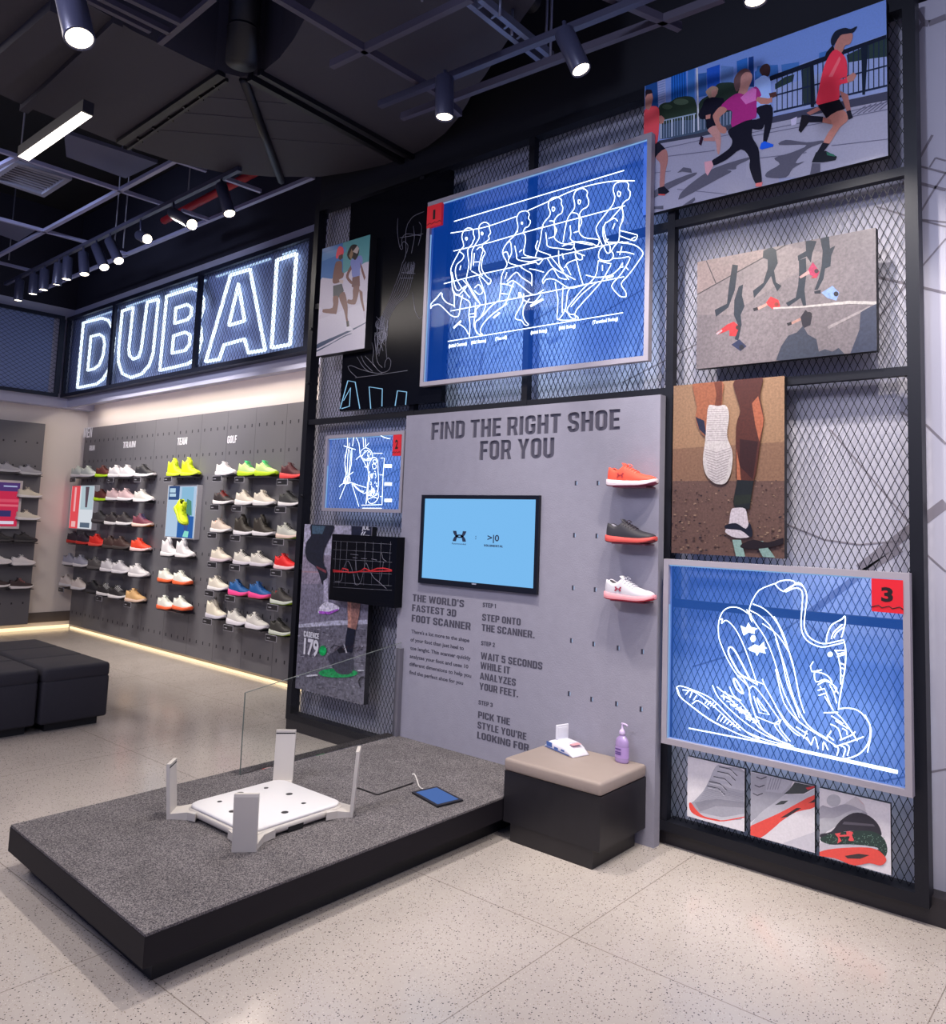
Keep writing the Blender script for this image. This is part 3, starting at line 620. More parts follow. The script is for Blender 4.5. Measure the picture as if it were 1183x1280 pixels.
photo_board('photo_board', ((870.6, 327.4), (1095.5, 284.5), (1096, 438), (872, 461.5)), 3.70, .04, 'grey photo board of six runners and their long shadows seen from above', 'photo board', art, (134, 124, 130), ink_grain, soft=False)

# -- running legs from behind
D = crop(3.259, 820, 460)
art = [((176, 138, 108), [(60, 30), (530, 20), (530, 330), (60, 360)], D), ((150, 114, 92), [(60, 330), (530, 300), (530, 470), (60, 470)], D), ((118, 90, 82), [(60, 460), (530, 460), (530, 780), (60, 780)], D)]
for k in range(330):
    x = random.uniform(65, 525); y = 420+330*random.random()**.7; r_ = random.uniform(2, 6)*(y/600)
    g = random.choice(((84, 62, 58), (150, 122, 106), (60, 50, 56), (170, 140, 120), (98, 76, 70))); art.append((g, disc(x, y, r_, r_*.6, 6), D))
art += [((176, 108, 78), [(160, 60), (272, 55), (274, 110), (268, 170), (230, 230), (205, 278), (180, 250), (165, 205), (170, 160), (160, 110)], D), ((120, 64, 46), [(240, 60), (272, 55), (274, 110), (268, 170), (240, 170), (250, 110)], D), ((40, 44, 70), [(165, 200), (200, 215), (210, 280), (180, 250)], D),
    ((226, 218, 220), [(215, 165), (232, 152), (255, 156), (285, 152), (299, 175), (300, 215), (292, 275), (312, 330), (316, 370), (308, 430), (288, 468), (262, 474), (236, 465), (205, 430), (195, 370), (205, 290)], D)]
for k in range(15): art.append(((182, 172, 178), [(212, 170+k*9), (296, 168+k*9)], D, .003))
for k in range(12): art.append(((176, 164, 170), [(200+k*2, 330+k*11), (250, 345+k*11), (312-k*2, 325+k*11)], D, .0035))
art += [((92, 48, 38), [(325, 50), (435, 30), (428, 110), (443, 200), (440, 235), (425, 330), (400, 462), (335, 458), (330, 400), (330, 240), (347, 175), (330, 110)], D), ((190, 110, 80), [(395, 145), (420, 115), (442, 205), (440, 235), (425, 300), (408, 230)], D), ((60, 30, 28), [(345, 290), (420, 300), (398, 455), (345, 400)], D), ((198, 120, 88), [(332, 330), (345, 400), (350, 458), (334, 456)], D),
    ((34, 38, 40), [(335, 456), (402, 460), (385, 575), (325, 570), (318, 545)], D), ((44, 50, 40), [(325, 520), (394, 515), (388, 550), (320, 560)], D), ((226, 216, 228), [(310, 580), (330, 570), (368, 574), (378, 620), (385, 650), (390, 686), (330, 692), (286, 668), (300, 640)], D), ((28, 32, 48), [(288, 640), (330, 632), (370, 655), (385, 630), (398, 672), (388, 690), (350, 662), (290, 655)], D),
    ((156, 190, 186), [(315, 700), (350, 700), (368, 768), (330, 768)], D), ((150, 184, 180), [(405, 705), (440, 705), (490, 772), (440, 770)], D), ((40, 30, 34), [(350, 720), (400, 700), (460, 710), (530, 690), (525, 715), (440, 735), (360, 735)], D)]
photo_board('photo_board', ((840.9, 483), (979.6, 469.2), (982, 697.8), (840.9, 691.7)), 3.71, .035, 'brown photo board of running legs from behind with one white shoe sole', 'photo board', art, (150, 114, 92), ink_grain)

# -- three shoe close-ups
Q = crop(4.381, 850, 930); W = (232, 228, 236); SOLE = (240, 84, 76); G1 = (172, 172, 186); G2 = (140, 140, 154)
a1 = [(G1, [(55, 330), (80, 310), (130, 255), (165, 190), (200, 120), (250, 125), (365, 160), (365, 390), (240, 415), (130, 395), (70, 360)], Q), ((190, 190, 204), [(165, 190), (200, 120), (365, 160), (365, 260), (270, 240)], Q), ((150, 150, 164), [(80, 320), (200, 300), (365, 320), (365, 350), (200, 340), (110, 370)], Q), ((204, 204, 214), [(100, 375), (200, 395), (250, 400), (365, 380), (365, 395), (240, 418), (130, 400)], Q),
    (SOLE, [(50, 330), (62, 322), (90, 360), (130, 395), (200, 412), (240, 418), (350, 398), (350, 404), (240, 424), (180, 418), (110, 400), (62, 372)], Q)]
for x, y in ((215, 125), (205, 150), (185, 178), (160, 205), (150, 230)): a1 += [((66, 66, 78), [(x, y), (x+60, y+12), (x+100, y+50)], Q, .004), ((206, 206, 216), [(x+5, y+10), (x+70, y+25), (x+95, y+58)], Q, .005)]
for k in range(8): a1.append(((152, 152, 168), [(90+k*6, 345-k*12), (200, 310-k*10), (350, 330-k*8)], Q, .002))
a2 = [(G1, [(390, 155), (620, 205), (600, 260), (520, 320), (400, 420), (385, 430)], Q), ((186, 186, 200), [(480, 170), (620, 205), (560, 270), (470, 260)], Q), ((66, 72, 76), [(630, 210), (742, 232), (740, 240), (680, 272), (570, 275), (600, 250)], Q), ((200, 60, 70), [(690, 240), (742, 228), (742, 238), (700, 252)], Q), ((196, 196, 208), [(580, 278), (680, 275), (742, 245), (742, 285), (640, 340), (520, 390), (420, 440), (390, 445), (440, 380), (520, 320)], Q), ((70, 76, 80), [(520, 335), (555, 312), (595, 310), (570, 330)], Q),
    (SOLE, [(385, 455), (430, 430), (520, 390), (600, 350), (742, 278), (742, 345), (640, 372), (560, 420), (520, 455), (440, 515), (385, 500)], Q), ((60, 50, 56), [(552, 405), (640, 350), (665, 352), (590, 400)], Q), ((60, 50, 56), [(705, 325), (742, 300), (742, 318)], Q), ((210, 208, 220), [(560, 545), (742, 480), (742, 600)], Q)]
for x, y in ((420, 180), (410, 225), (400, 270)): a2 += [((66, 66, 78), [(x, y), (x+25, y+12), (x+55, y)], Q, .004)]
for k in range(5): a2.append(((150, 150, 166), [(500+k*14, 185+k*2), (480+k*14, 250)], Q, .004))
a3 = [((190, 190, 200), disc(843, 310, 38, 34), Q), ((206, 202, 210), [(900, 330), (965, 285), (1010, 330), (1020, 370), (960, 370)], Q), ((170, 168, 182), [(768, 345), (830, 350), (900, 330), (960, 345), (1030, 385), (930, 400), (850, 440), (768, 500)], Q), ((190, 190, 200), [(768, 410), (850, 405), (940, 365), (1000, 372), (900, 420), (850, 455), (768, 490)], Q), ((52, 50, 62), [(768, 495), (830, 480), (880, 420), (950, 378), (1020, 385), (1075, 425), (1102, 475), (1095, 505), (1000, 480), (900, 480), (790, 520)], Q), ((96, 92, 104), [(900, 425), (1060, 440), (1070, 452), (890, 440)], Q),
    ((44, 66, 62), [(768, 520), (850, 488), (1000, 475), (1080, 488), (1125, 530), (1137, 590), (1110, 625), (1060, 565), (930, 550), (820, 550)], Q)]
for k in range(110):
    x = random.uniform(790, 1130); y = random.uniform(492, 560) if x < 1060 else random.uniform(500, 610); a3.append(((130, 170, 150), disc(x, y, 2.6, 2, 5), Q))
a3 += [((206, 200, 212), [(768, 545), (820, 552), (930, 552), (1065, 562), (1075, 580), (900, 575), (768, 590)], Q), (SOLE, [(768, 590), (850, 572), (990, 565), (1075, 575), (1120, 610), (1132, 640), (1100, 665), (1040, 652), (960, 665), (900, 645), (850, 625), (768, 612)], Q), ((64, 50, 54), [(905, 612), (980, 600), (1040, 608), (990, 628), (920, 626)], Q), ((240, 90, 96), [(850, 490), (885, 485), (872, 505), (888, 530), (865, 545), (870, 515)], Q), ((240, 90, 96), [(915, 478), (950, 482), (945, 500), (955, 528), (925, 528), (932, 508), (918, 500)], Q), ((240, 90, 96), [(870, 498), (935, 494), (935, 504), (870, 508)], Q), ((228, 176, 176), [(970, 290), (1000, 320), (1020, 352), (1005, 330)], Q)]
photo_board('photo_board', ((859.9, 945.5), (932, 961.4), (929.9, 1040.3), (859, 1019.7)), 3.73, .022, 'small white photo board of a grey shoe toe, leftmost of three at the bottom', 'photo board', a1, W, ink_gloss, 'shoe close-ups at the bottom of the feature wall')
photo_board('photo_board', ((939, 964.5), (1019.4, 982.9), (1018, 1066.7), (938, 1043.4)), 3.73, .022, 'small white photo board of a red sole edge, middle of three at the bottom', 'photo board', a2, W, ink_gloss, 'shoe close-ups at the bottom of the feature wall')
photo_board('photo_board', ((1025, 984.4), (1114, 1005.3), (1113.6, 1094), (1024.4, 1069.7)), 3.73, .022, 'small white photo board of a shoe heel, rightmost of three at the bottom', 'photo board', a3, W, ink_gloss, 'shoe close-ups at the bottom of the feature wall')

# -- two women running on sand
E = crop(7.76, 390, 285); BR = (124, 80, 74)
art = [((62, 116, 178), [(60, 170), (330, 100), (330, 420), (60, 560)], E), ((92, 158, 160), [(300, 90), (580, 40), (580, 420), (470, 340), (300, 445)], E), ((90, 140, 190), [(90, 250), (330, 180), (330, 230), (80, 330)], E), ((206, 198, 210), [(60, 545), (200, 495), (330, 430), (470, 360), (580, 400), (580, 1260), (30, 1260)], E), ((214, 208, 218), [(40, 900), (560, 700), (560, 1200), (40, 1240)], E),
    ((70, 84, 112), [(40, 1160), (60, 1120), (200, 1060), (360, 990), (420, 965), (520, 915), (520, 922), (420, 980), (220, 1080), (60, 1165)], E), ((70, 84, 112), [(45, 1188), (200, 1110), (300, 1050), (378, 1022), (378, 1030), (300, 1062), (60, 1195)], E),
    (BR, [(330, 480), (350, 410), (380, 360), (395, 380), (362, 440), (358, 480), (390, 520), (380, 545)], E), ((128, 138, 196), [(375, 320), (440, 275), (480, 270), (492, 330), (465, 400), (462, 465), (395, 478), (385, 400)], E), (BR, [(465, 330), (490, 380), (520, 480), (508, 510), (480, 420)], E), ((112, 72, 72), [(392, 480), (462, 462), (466, 560), (440, 590), (385, 570)], E), (BR, [(400, 580), (460, 570), (430, 720), (400, 742), (345, 730), (350, 692), (395, 690)], E), (BR, [(455, 590), (490, 620), (495, 700), (512, 800), (500, 810), (470, 700)], E), ((200, 190, 204), [(500, 808), (516, 800), (516, 880), (505, 880)], E),
    ((36, 30, 34), [(340, 260), (380, 170), (430, 162), (458, 200), (450, 260), (420, 310), (390, 290), (370, 310)], E), ((196, 180, 170), [(395, 230), (440, 170), (458, 200), (440, 250)], E), ((150, 120, 90), [(360, 270), (385, 200), (400, 250), (380, 310)], E),
    ((126, 86, 78), [(200, 495), (225, 350), (250, 322), (290, 330), (292, 420), (310, 440), (300, 480), (265, 500), (280, 520), (215, 540)], E), ((206, 186, 176), [(262, 498), (305, 505), (300, 540), (270, 535)], E), ((70, 74, 82), [(205, 560), (290, 540), (310, 610), (262, 672), (205, 665)], E), (BR, [(205, 668), (258, 672), (240, 820), (215, 832), (110, 820), (108, 788), (200, 772)], E), (BR, [(262, 668), (315, 620), (345, 750), (345, 870), (358, 925), (338, 930), (310, 800)], E), ((40, 36, 46), [(332, 905), (356, 900), (364, 955), (338, 962)], E), ((226, 222, 230), [(325, 1000), (335, 960), (372, 952), (400, 985), (390, 996)], E), ((214, 208, 222), [(50, 830), (85, 765), (104, 800), (90, 840), (60, 860)], E), ((236, 70, 92), [(232, 285), (245, 210), (268, 178), (300, 190), (308, 230), (296, 270), (265, 262), (250, 295)], E), ((70, 44, 44), [(262, 268), (298, 250), (300, 290), (275, 312), (258, 300)], E)]
photo_board('photo_board', ((403.4, 310.5), (463, 293.6), (455.4, 435.6), (395, 445)), 3.63, .068, 'photo board of two women running on pale sand, upper left of the feature wall', 'photo board', art, (206, 198, 210), ink_gloss)

# -- cadence board
K = crop(5.12, 360, 640)
art = [((178, 174, 196), [(60, 60), (560, 60), (560, 300), (60, 300)], K), ((150, 140, 160), [(60, 270), (560, 290), (560, 480), (60, 470)], K), ((126, 122, 142), [(60, 460), (560, 460), (560, 760), (60, 760)], K), ((186, 186, 206), [(60, 720), (300, 695), (560, 688), (560, 715), (300, 725), (60, 742)], K), ((112, 110, 124), [(60, 740), (560, 715), (560, 1260), (30, 1260)], K), ((160, 130, 140), [(60, 375), (250, 382), (250, 392), (60, 385)], K)]
for k in range(260):
    x = random.uniform(50, 500); y = random.uniform(740, 1230); art.append((random.choice(((90, 88, 102), (140, 138, 152), (76, 74, 88), (158, 156, 170))), disc(x, y, random.uniform(3, 14), random.uniform(1, 4), 6), K))
art += [((28, 32, 48), [(155, 75), (292, 80), (285, 140), (240, 230), (230, 320), (252, 380), (250, 420), (225, 465), (205, 400), (180, 350), (130, 310), (114, 250), (125, 190), (152, 150)], K), ((70, 96, 116), [(158, 85), (245, 90), (225, 140), (160, 140)], K), ((130, 60, 70), [(185, 345), (250, 375), (248, 392), (190, 360)], K), ((190, 184, 208), [(232, 440), (262, 420), (262, 575), (232, 575)], K), ((226, 222, 240), [(198, 630), (215, 598), (255, 575), (325, 600), (328, 625), (280, 645), (205, 648)], K), ((176, 90, 206), [(200, 632), (265, 638), (326, 618), (326, 630), (270, 655), (205, 650)], K),
    ((30, 34, 56), [(410, 90), (545, 95), (545, 150), (410, 150)], K), ((156, 112, 104), [(385, 560), (468, 570), (460, 660), (440, 752), (385, 740), (390, 660)], K), ((196, 140, 124), [(385, 565), (410, 565), (410, 740), (388, 735)], K), ((24, 28, 46), [(385, 738), (436, 752), (428, 830), (415, 900), (365, 890), (372, 820)], K), ((30, 160, 90), disc(325, 1030, 125, 30), K), ((70, 70, 84), [(258, 925), (300, 895), (330, 870), (350, 862), (375, 900), (415, 905), (422, 960), (412, 1030), (330, 1035), (285, 985)], K), ((28, 28, 36), [(318, 880), (350, 864), (372, 898), (330, 905)], K), ((200, 200, 210), [(360, 852), (368, 850), (384, 900), (376, 902)], K), ((212, 210, 222), [(120, 1045), (195, 1036), (195, 1048), (122, 1054)], K), ((204, 204, 214), [(60, 1052), (75, 1048), (75, 1056)], K), ((204, 204, 214), [(450, 1010), (490, 1010), (490, 1018), (450, 1018)], K), ((40, 40, 50), [(470, 1120), (455, 1085), (470, 1058), (490, 1056)], K, .012), ((30, 176, 96), disc(227, 887, 24, 32), K)]
for i in range(9): art.append(((30+i % 2*30, 34, 44), [(280+i*24, 870+(i*37) % 20), (300+i*24, 850+(i*53) % 20), (330+i*20, 858)], K, .004))
tb, rc = photo_board('photo_board', ((381, 655), (465.6, 659), (454, 882.5), (368.8, 859)), 3.70, .045, 'tall photo board of a leg landing on a green spot, lower left of the frame', 'photo board', art, (130, 126, 140), ink_gravel)
wh = mat('print_white', (226, 226, 236), 0.5)
tx = MB(); P = lambda x, z: Vector((x, 3.6935, z))
def px_text(mb, s, bl, br, caph_px, cr_, Y, place, bold=0.0, mi=0, right=None):
    a = atY(*cr_(*bl), Y); b = atY(*cr_(*br), Y); t = atY(*cr_(bl[0], bl[1]-caph_px), Y)
    put_text(mb, s, a.x, (a.z+b.z)/2, b.x-a.x, t.z-a.z, place, bold, mi)
put_caps(tx, 'CADENCE', *px_box((105, 806), (203, 803), 36, K, 3.70), P); px_text(tx, '179', (103, 920), (198, 916), 105, K, 3.70, P, .035)
tx.build('lettering', wh, tb)
tx = MB(); px_text(tx, 'JUL', (478, 112), (528, 118), 22, K, 3.70, P, .04); px_text(tx, '//_', (470, 145), (528, 150), 22, K, 3.70, P, .04); tx.build('lettering', wh, tb)

# -- black board with anatomical line drawing
def line_set(mb, lines, cr_, Y, r, k=4, mi=0, n=5):
    for ln in lines:
        closed = ln[0] == 'c'; pts = ln[1:] if isinstance(ln[0], str) else ln
        P = [atY(*cr_(*p), Y) for p in pts]
        if len(P) > 2 and not (isinstance(ln[0], str) and 's' in ln[0]): P = spline(P, k, closed)
        mb.tube(P, r, n, mi, closed=closed and len(P) > 2)
x0, x1, z0, z1 = rect_of(((438.6, 254.8), (564.4, 211), (549.5, 503.6), (425.3, 513)), 3.70)
gb = thing('black_display_board', ((x0+x1)/2, 3.74, z0), 'large glossy black board with thin white drawing of leg muscles beside light panel one', 'display board')
blackgloss = mat('black_gloss', (12, 13, 20), 0.16, spec=0.12)
MB().box(x0, x1, 3.70, 3.742, z0, z1).build('board', blackgloss, gb)
F = crop(4.129, 420, 210)
thin = mat('thin_white_line', (150, 150, 165), 0.6)
ln = []
ln += [[(320, 260), (318, 330), (330, 410), (345, 415), (340, 370), (365, 340), (440, 350)], [(430, 280), (442, 300), (440, 345), (425, 400)], [(370, 290), (360, 340), (362, 440), (345, 490)], [(400, 300), (405, 360), (390, 440)], [(330, 410), (350, 380), (372, 400), (365, 440)], [(455, 225), (400, 250), (370, 290)]]
for k in range(8): ln.append([(345+k*9, 490+random.uniform(-8, 8)), (330+k*10, 540), (300+k*10, 620+k*5), (270+k*7, 700), (235+k*6, 770), (225+k*5, 850), (230+k*4, 890)])
for k in range(4): ln.append([(362+k*14, 485), (358+k*14, 520), (372+k*9, 545), (395+k*4, 500)])
for k in range(6): ln.append([(235+k*5, 765+k*3), (205+k*3, 800+k*6), (215+k*7, 830), (250, 800+k*7), (240+k*4, 880)])
ln += [[(180, 790), (178, 860), (195, 940), (190, 1000), (220, 1045), (245, 1055), (275, 1040), (284, 1000), (270, 980), (255, 1000), (252, 1030)], [(200, 850), (205, 930), (215, 1000), (240, 1030)], [(262, 830), (258, 900), (262, 980)], [(150, 970), (180, 1000), (215, 1040)], [(62, 1025), (80, 1020), (130, 1040), (200, 1058), (240, 1060)], [(62, 1025), (75, 1050), (110, 1082)], [(130, 970), (150, 1010), (190, 1050)], [(110, 975), (140, 1025), (170, 1050)], [(395, 640), (402, 690), (410, 740), (430, 775), (442, 770)], [(100, 1082), (200, 1070), (370, 1045)], [(330, 568), (400, 568)], [(340, 540), (410, 545)], [(330, 360), (450, 340)]]
for k in range(14): ln.append([(250+random.uniform(-50, 30), 760+random.uniform(-10, 90)), (240+random.uniform(-40, 30), 830+random.uniform(-10, 60)), (225+random.uniform(-20, 30), 890+random.uniform(-10, 90))])
m_ = MB(); line_set(m_, ln, F, 3.6985, .0013, 3, n=4); m_.build('line_drawing', thin, gb)
for l_ in ([['s', (22, 1242), (62, 1098), (100, 1105), (124, 1242)], ['s', (30, 1242), (70, 1230), (76, 1135), (40, 1200)]], [['s', (180, 1242), (172, 1130), (240, 1140), (238, 1230)]], [['s', (306, 1228), (318, 1150), (366, 1156), (360, 1222)]]):
    m_ = MB(); line_set(m_, l_, F, 3.6985, .0035); m_.build('neon_letter', glow('pale_blue_line', (150, 205, 245), .9), gb)

# -- small black board with a graph
x0, x1, z0, z1 = rect_of(((415.6, 667), (496, 672), (493.7, 760), (411, 749.7)), 3.62)
gb = thing('black_display_board', ((x0+x1)/2, 3.69, z0), 'small black board with white grid and red band, in front of the green spot photo', 'display board')
MB().box(x0, x1, 3.62, 3.688, z0, z1).build('board', blackgloss, gb)
m_ = MB(); g = []
for x in (310, 340, 380, 440, 498, 548, 598, 658): g.append(['s', (x, 190), (x-14, 470)])
for y in (185, 240, 300, 375, 450, 480): g.append(['s', (290, y), (665, y+22)])
line_set(m_, g, K, 3.6185, .0009, n=4)
line_set(m_, [[(300, 445), (340, 440), (352, 380), (372, 325), (392, 320), (420, 400), (432, 462), (462, 455), (480, 400), (498, 325), (520, 370), (550, 420), (585, 450), (630, 490)], [(435, 310), (440, 380), (458, 435)], [(612, 320), (600, 400), (585, 445)], [(600, 262), (610, 300), (630, 315)], [(400, 270), (450, 275)], [(470, 298), (505, 300)], [(535, 300), (570, 308)], [(415, 292), (445, 295)]], K, 3.6185, .0017, n=4)
m_.build('graph_line', mat('graph_line', (130, 130, 146), 0.6), gb)
m_ = MB(); line_set(m_, [['s', (290, 372), (345, 378), (350, 360), (385, 370), (386, 388), (445, 384), (470, 376), (490, 360), (530, 378), (570, 362), (610, 360), (665, 372)], ['s', (292, 382), (380, 384)], ['s', (450, 382), (665, 378)]], K, 3.6175, .0042, n=4); m_.build('red_band', mat('graph_red', (186, 34, 44), 0.5, emit=.15), gb)
# ================================================================== LIT LINE-ART PANELS
alu = mat('pale_aluminium', (172, 166, 178), 0.45, metal=0.2)
neon = glow('neon_white', (232, 246, 255), 2.6)
tagred = mat('tag_red', (206, 30, 44), 0.45, emit=.25)
tagblk = mat('tag_black', (30, 14, 20), 0.5)
def light_panel(rect, Y, label, sheet, numeral, nrect, fw=.028):
    x0, x1, z0, z1 = rect
    t = thing('glowing_picture_box', ((x0+x1)/2, Y+.06, z0), label, 'light panel')
    f = MB()
    for a in ((x0, x1, z0, z0+fw), (x0, x1, z1-fw, z1), (x0, x0+fw, z0+fw, z1-fw), (x1-fw, x1, z0+fw, z1-fw)): f.box(a[0], a[1], Y, Y+.039, a[2], a[3])
    f.build('panel_frame', alu, t)
    MB().box(x0+fw, x1-fw, Y+.020, Y+.028, z0+fw, z1-fw).build('acrylic_sheet', sheet, t)
    e = MB(); e.box(x0+fw, x1-fw, Y+.012, Y+.018, z1-fw-.006, z1-fw-.001); e.box(x0+fw, x0+fw+.004, Y+.012, Y+.018, z0+fw, z1-fw-.2); e.build('edge_light', glow('edge_glow', (150, 200, 255), .7), t)
    a0, a1, b0, b1 = nrect
    tg = MB().box(a0, a1, Y-.004, Y+.016, b0, b1).build('number_tag', tagred, t)
    n = MB(); hh = (b1-b0); put_text(n, numeral, a0+(a1-a0)*(.42 if numeral == '1' else .31), b0+hh*.32, (a1-a0)*(.16 if numeral == '1' else .38), hh*.44, lambda x, z: Vector((x, Y-.0048, z)), .04)
    k0 = [(a0+(a1-a0)*i/9, b0+hh*(.13+.035*((i*7) % 3))) for i in range(10)]
    n.tube([(x, Y-.0045, z) for x, z in k0], .0022, 4)
    n.build('numeral', tagblk, tg)
    return t
S_BLUE1 = acrylic('blue_acrylic', (.78, .90, 1.0), (0.001, .018, .120), 1.0, 0, .006)
S_BLUE3 = acrylic('pale_blue_acrylic', (.80, .90, 1.0), (.008, .034, .140), 1.0, 0, .006)
Y1 = 3.66
L1 = light_panel((-3.854, -2.121, 2.476, 3.743), Y1, 'large blue lit panel with glowing outlines of running men, marked 1', S_BLUE1, '1', (-3.852, -3.715, 3.56, 3.712))
a_ = crop(7.113, 530, 270); b_ = crop(5.5625, 660, 200); c8 = crop(3.7645, 520, 160)
def ear(x, y, s=9): return ['c', (x-s*.6, y-s), (x+s*.4, y-s*.8), (x+s*.5, y), (x, y+s), (x-s*.7, y+s*.4)]
la = [['s', (270, 48), (1780, -405)], [(240, 152), (390, 128), (560, 95), (820, 5)], ['s', (265, 312), (600, 232), (1067, 95)], ['s', (180, 602), (540, 510), (1000, 410)], ['s', (240, 845), (1067, 682)], ['s', (215, 1115), (1067, 975)],
  [(355, 270), (350, 235), (338, 190), (350, 140), (385, 108), (420, 110), (440, 130), (440, 160), (452, 195), (440, 222), (430, 250)], ear(380, 202, 12), [(355, 270), (320, 310), (300, 345), (265, 410), (240, 480), (250, 560), (255, 640), (280, 690), (310, 700)], [(430, 248), (392, 300), (395, 370), (402, 430), (385, 520), (375, 570)],
  [(325, 320), (355, 350), (340, 390), (295, 430), (280, 490), (292, 560), (320, 610), (335, 640), (310, 665), (282, 640), (262, 560), (250, 500)], [(250, 600), (262, 680), (300, 705), (345, 670), (378, 630)], [(268, 690), (272, 750), (272, 812)], [(160, 690), (165, 722), (200, 768), (270, 798)], [(62, 822), (65, 780), (120, 722), (150, 684), (165, 695)], [(62, 822), (75, 800), (130, 785), (180, 822), (245, 885), (308, 888), (328, 770), (345, 700)],
  [(350, 570), (400, 630), (450, 720), (500, 778)], [(300, 702), (360, 735), (410, 772), (400, 880), (410, 960), (405, 1072)], [(460, 770), (455, 880), (445, 960), (460, 1010), (485, 1052)], [(405, 872), (455, 868)], [(405, 900), (450, 896)], [(340, 640), (380, 690), (410, 725)], [(330, 440), (320, 480)], [(300, 960), (340, 975), (375, 1010), (395, 1050)],
  [(415, 480), (425, 380), (430, 310), (455, 258), (490, 200), (492, 160), (488, 110), (505, 72), (545, 55), (580, 75), (585, 112), (594, 150), (575, 178), (582, 205), (540, 238)], ear(520, 157, 12), [(538, 236), (520, 268), (530, 300), (546, 330), (522, 380), (515, 470), (560, 540), (596, 566), (588, 602), (560, 592), (510, 540), (425, 490)], [(470, 300), (500, 276), (525, 300), (510, 360), (490, 470), (520, 530)], [(445, 410), (490, 408)], [(450, 330), (440, 440)],
  [(490, 540), (520, 620), (545, 700), (550, 770), (540, 830), (500, 910), (470, 930)], [(450, 640), (490, 610), (525, 670), (490, 697), (448, 660)], [(375, 570), (470, 730), (500, 790), (465, 830), (462, 900)], [(470, 930), (455, 965), (470, 1040), (525, 1056), (502, 1030), (515, 980), (560, 920), (640, 850), (740, 780)], [(470, 930), (530, 880), (590, 810), (660, 755)], [(560, 590), (575, 610), (590, 590)], [(380, 690), (350, 640), (400, 610)],
  [(830, 130), (800, 180), (740, 240), (700, 325), (740, 420), (720, 470), (690, 540), (685, 650), (670, 752)], [(830, 165), (890, 155), (905, 220), (888, 330), (940, 360), (1040, 378)], [(810, 265), (825, 340), (842, 392), (1000, 412)], [(740, 240), (770, 230), (780, 330), (750, 410), (850, 445), (870, 455)], [(705, 330), (740, 320), (760, 380)], [(740, 580), (820, 500), (870, 545), (960, 602)], [(870, 460), (920, 490), (960, 520), (960, 620)], [(740, 605), (790, 575), (850, 610), (900, 650), (980, 702), (1067, 655)], [(800, 590), (780, 640), (740, 750), (710, 800)], [(680, 600), (740, 610), (800, 630)], [(690, 690), (745, 695)],
  [(890, 690), (880, 760), (840, 840), (815, 890), (822, 918), (870, 930), (900, 970), (932, 965), (900, 930), (882, 870), (895, 800), (940, 735)], [(1000, 410), (1020, 430), (1048, 400), (1040, 375), (870, 372)], [(740, 500), (720, 560)], [(875, 300), (850, 320)], [(940, 470), (1000, 480), (1067, 500)], [(860, 680), (870, 710), (900, 755), (980, 765), (1040, 700)], [(845, 680), (868, 705), (845, 712), (845, 680)]]
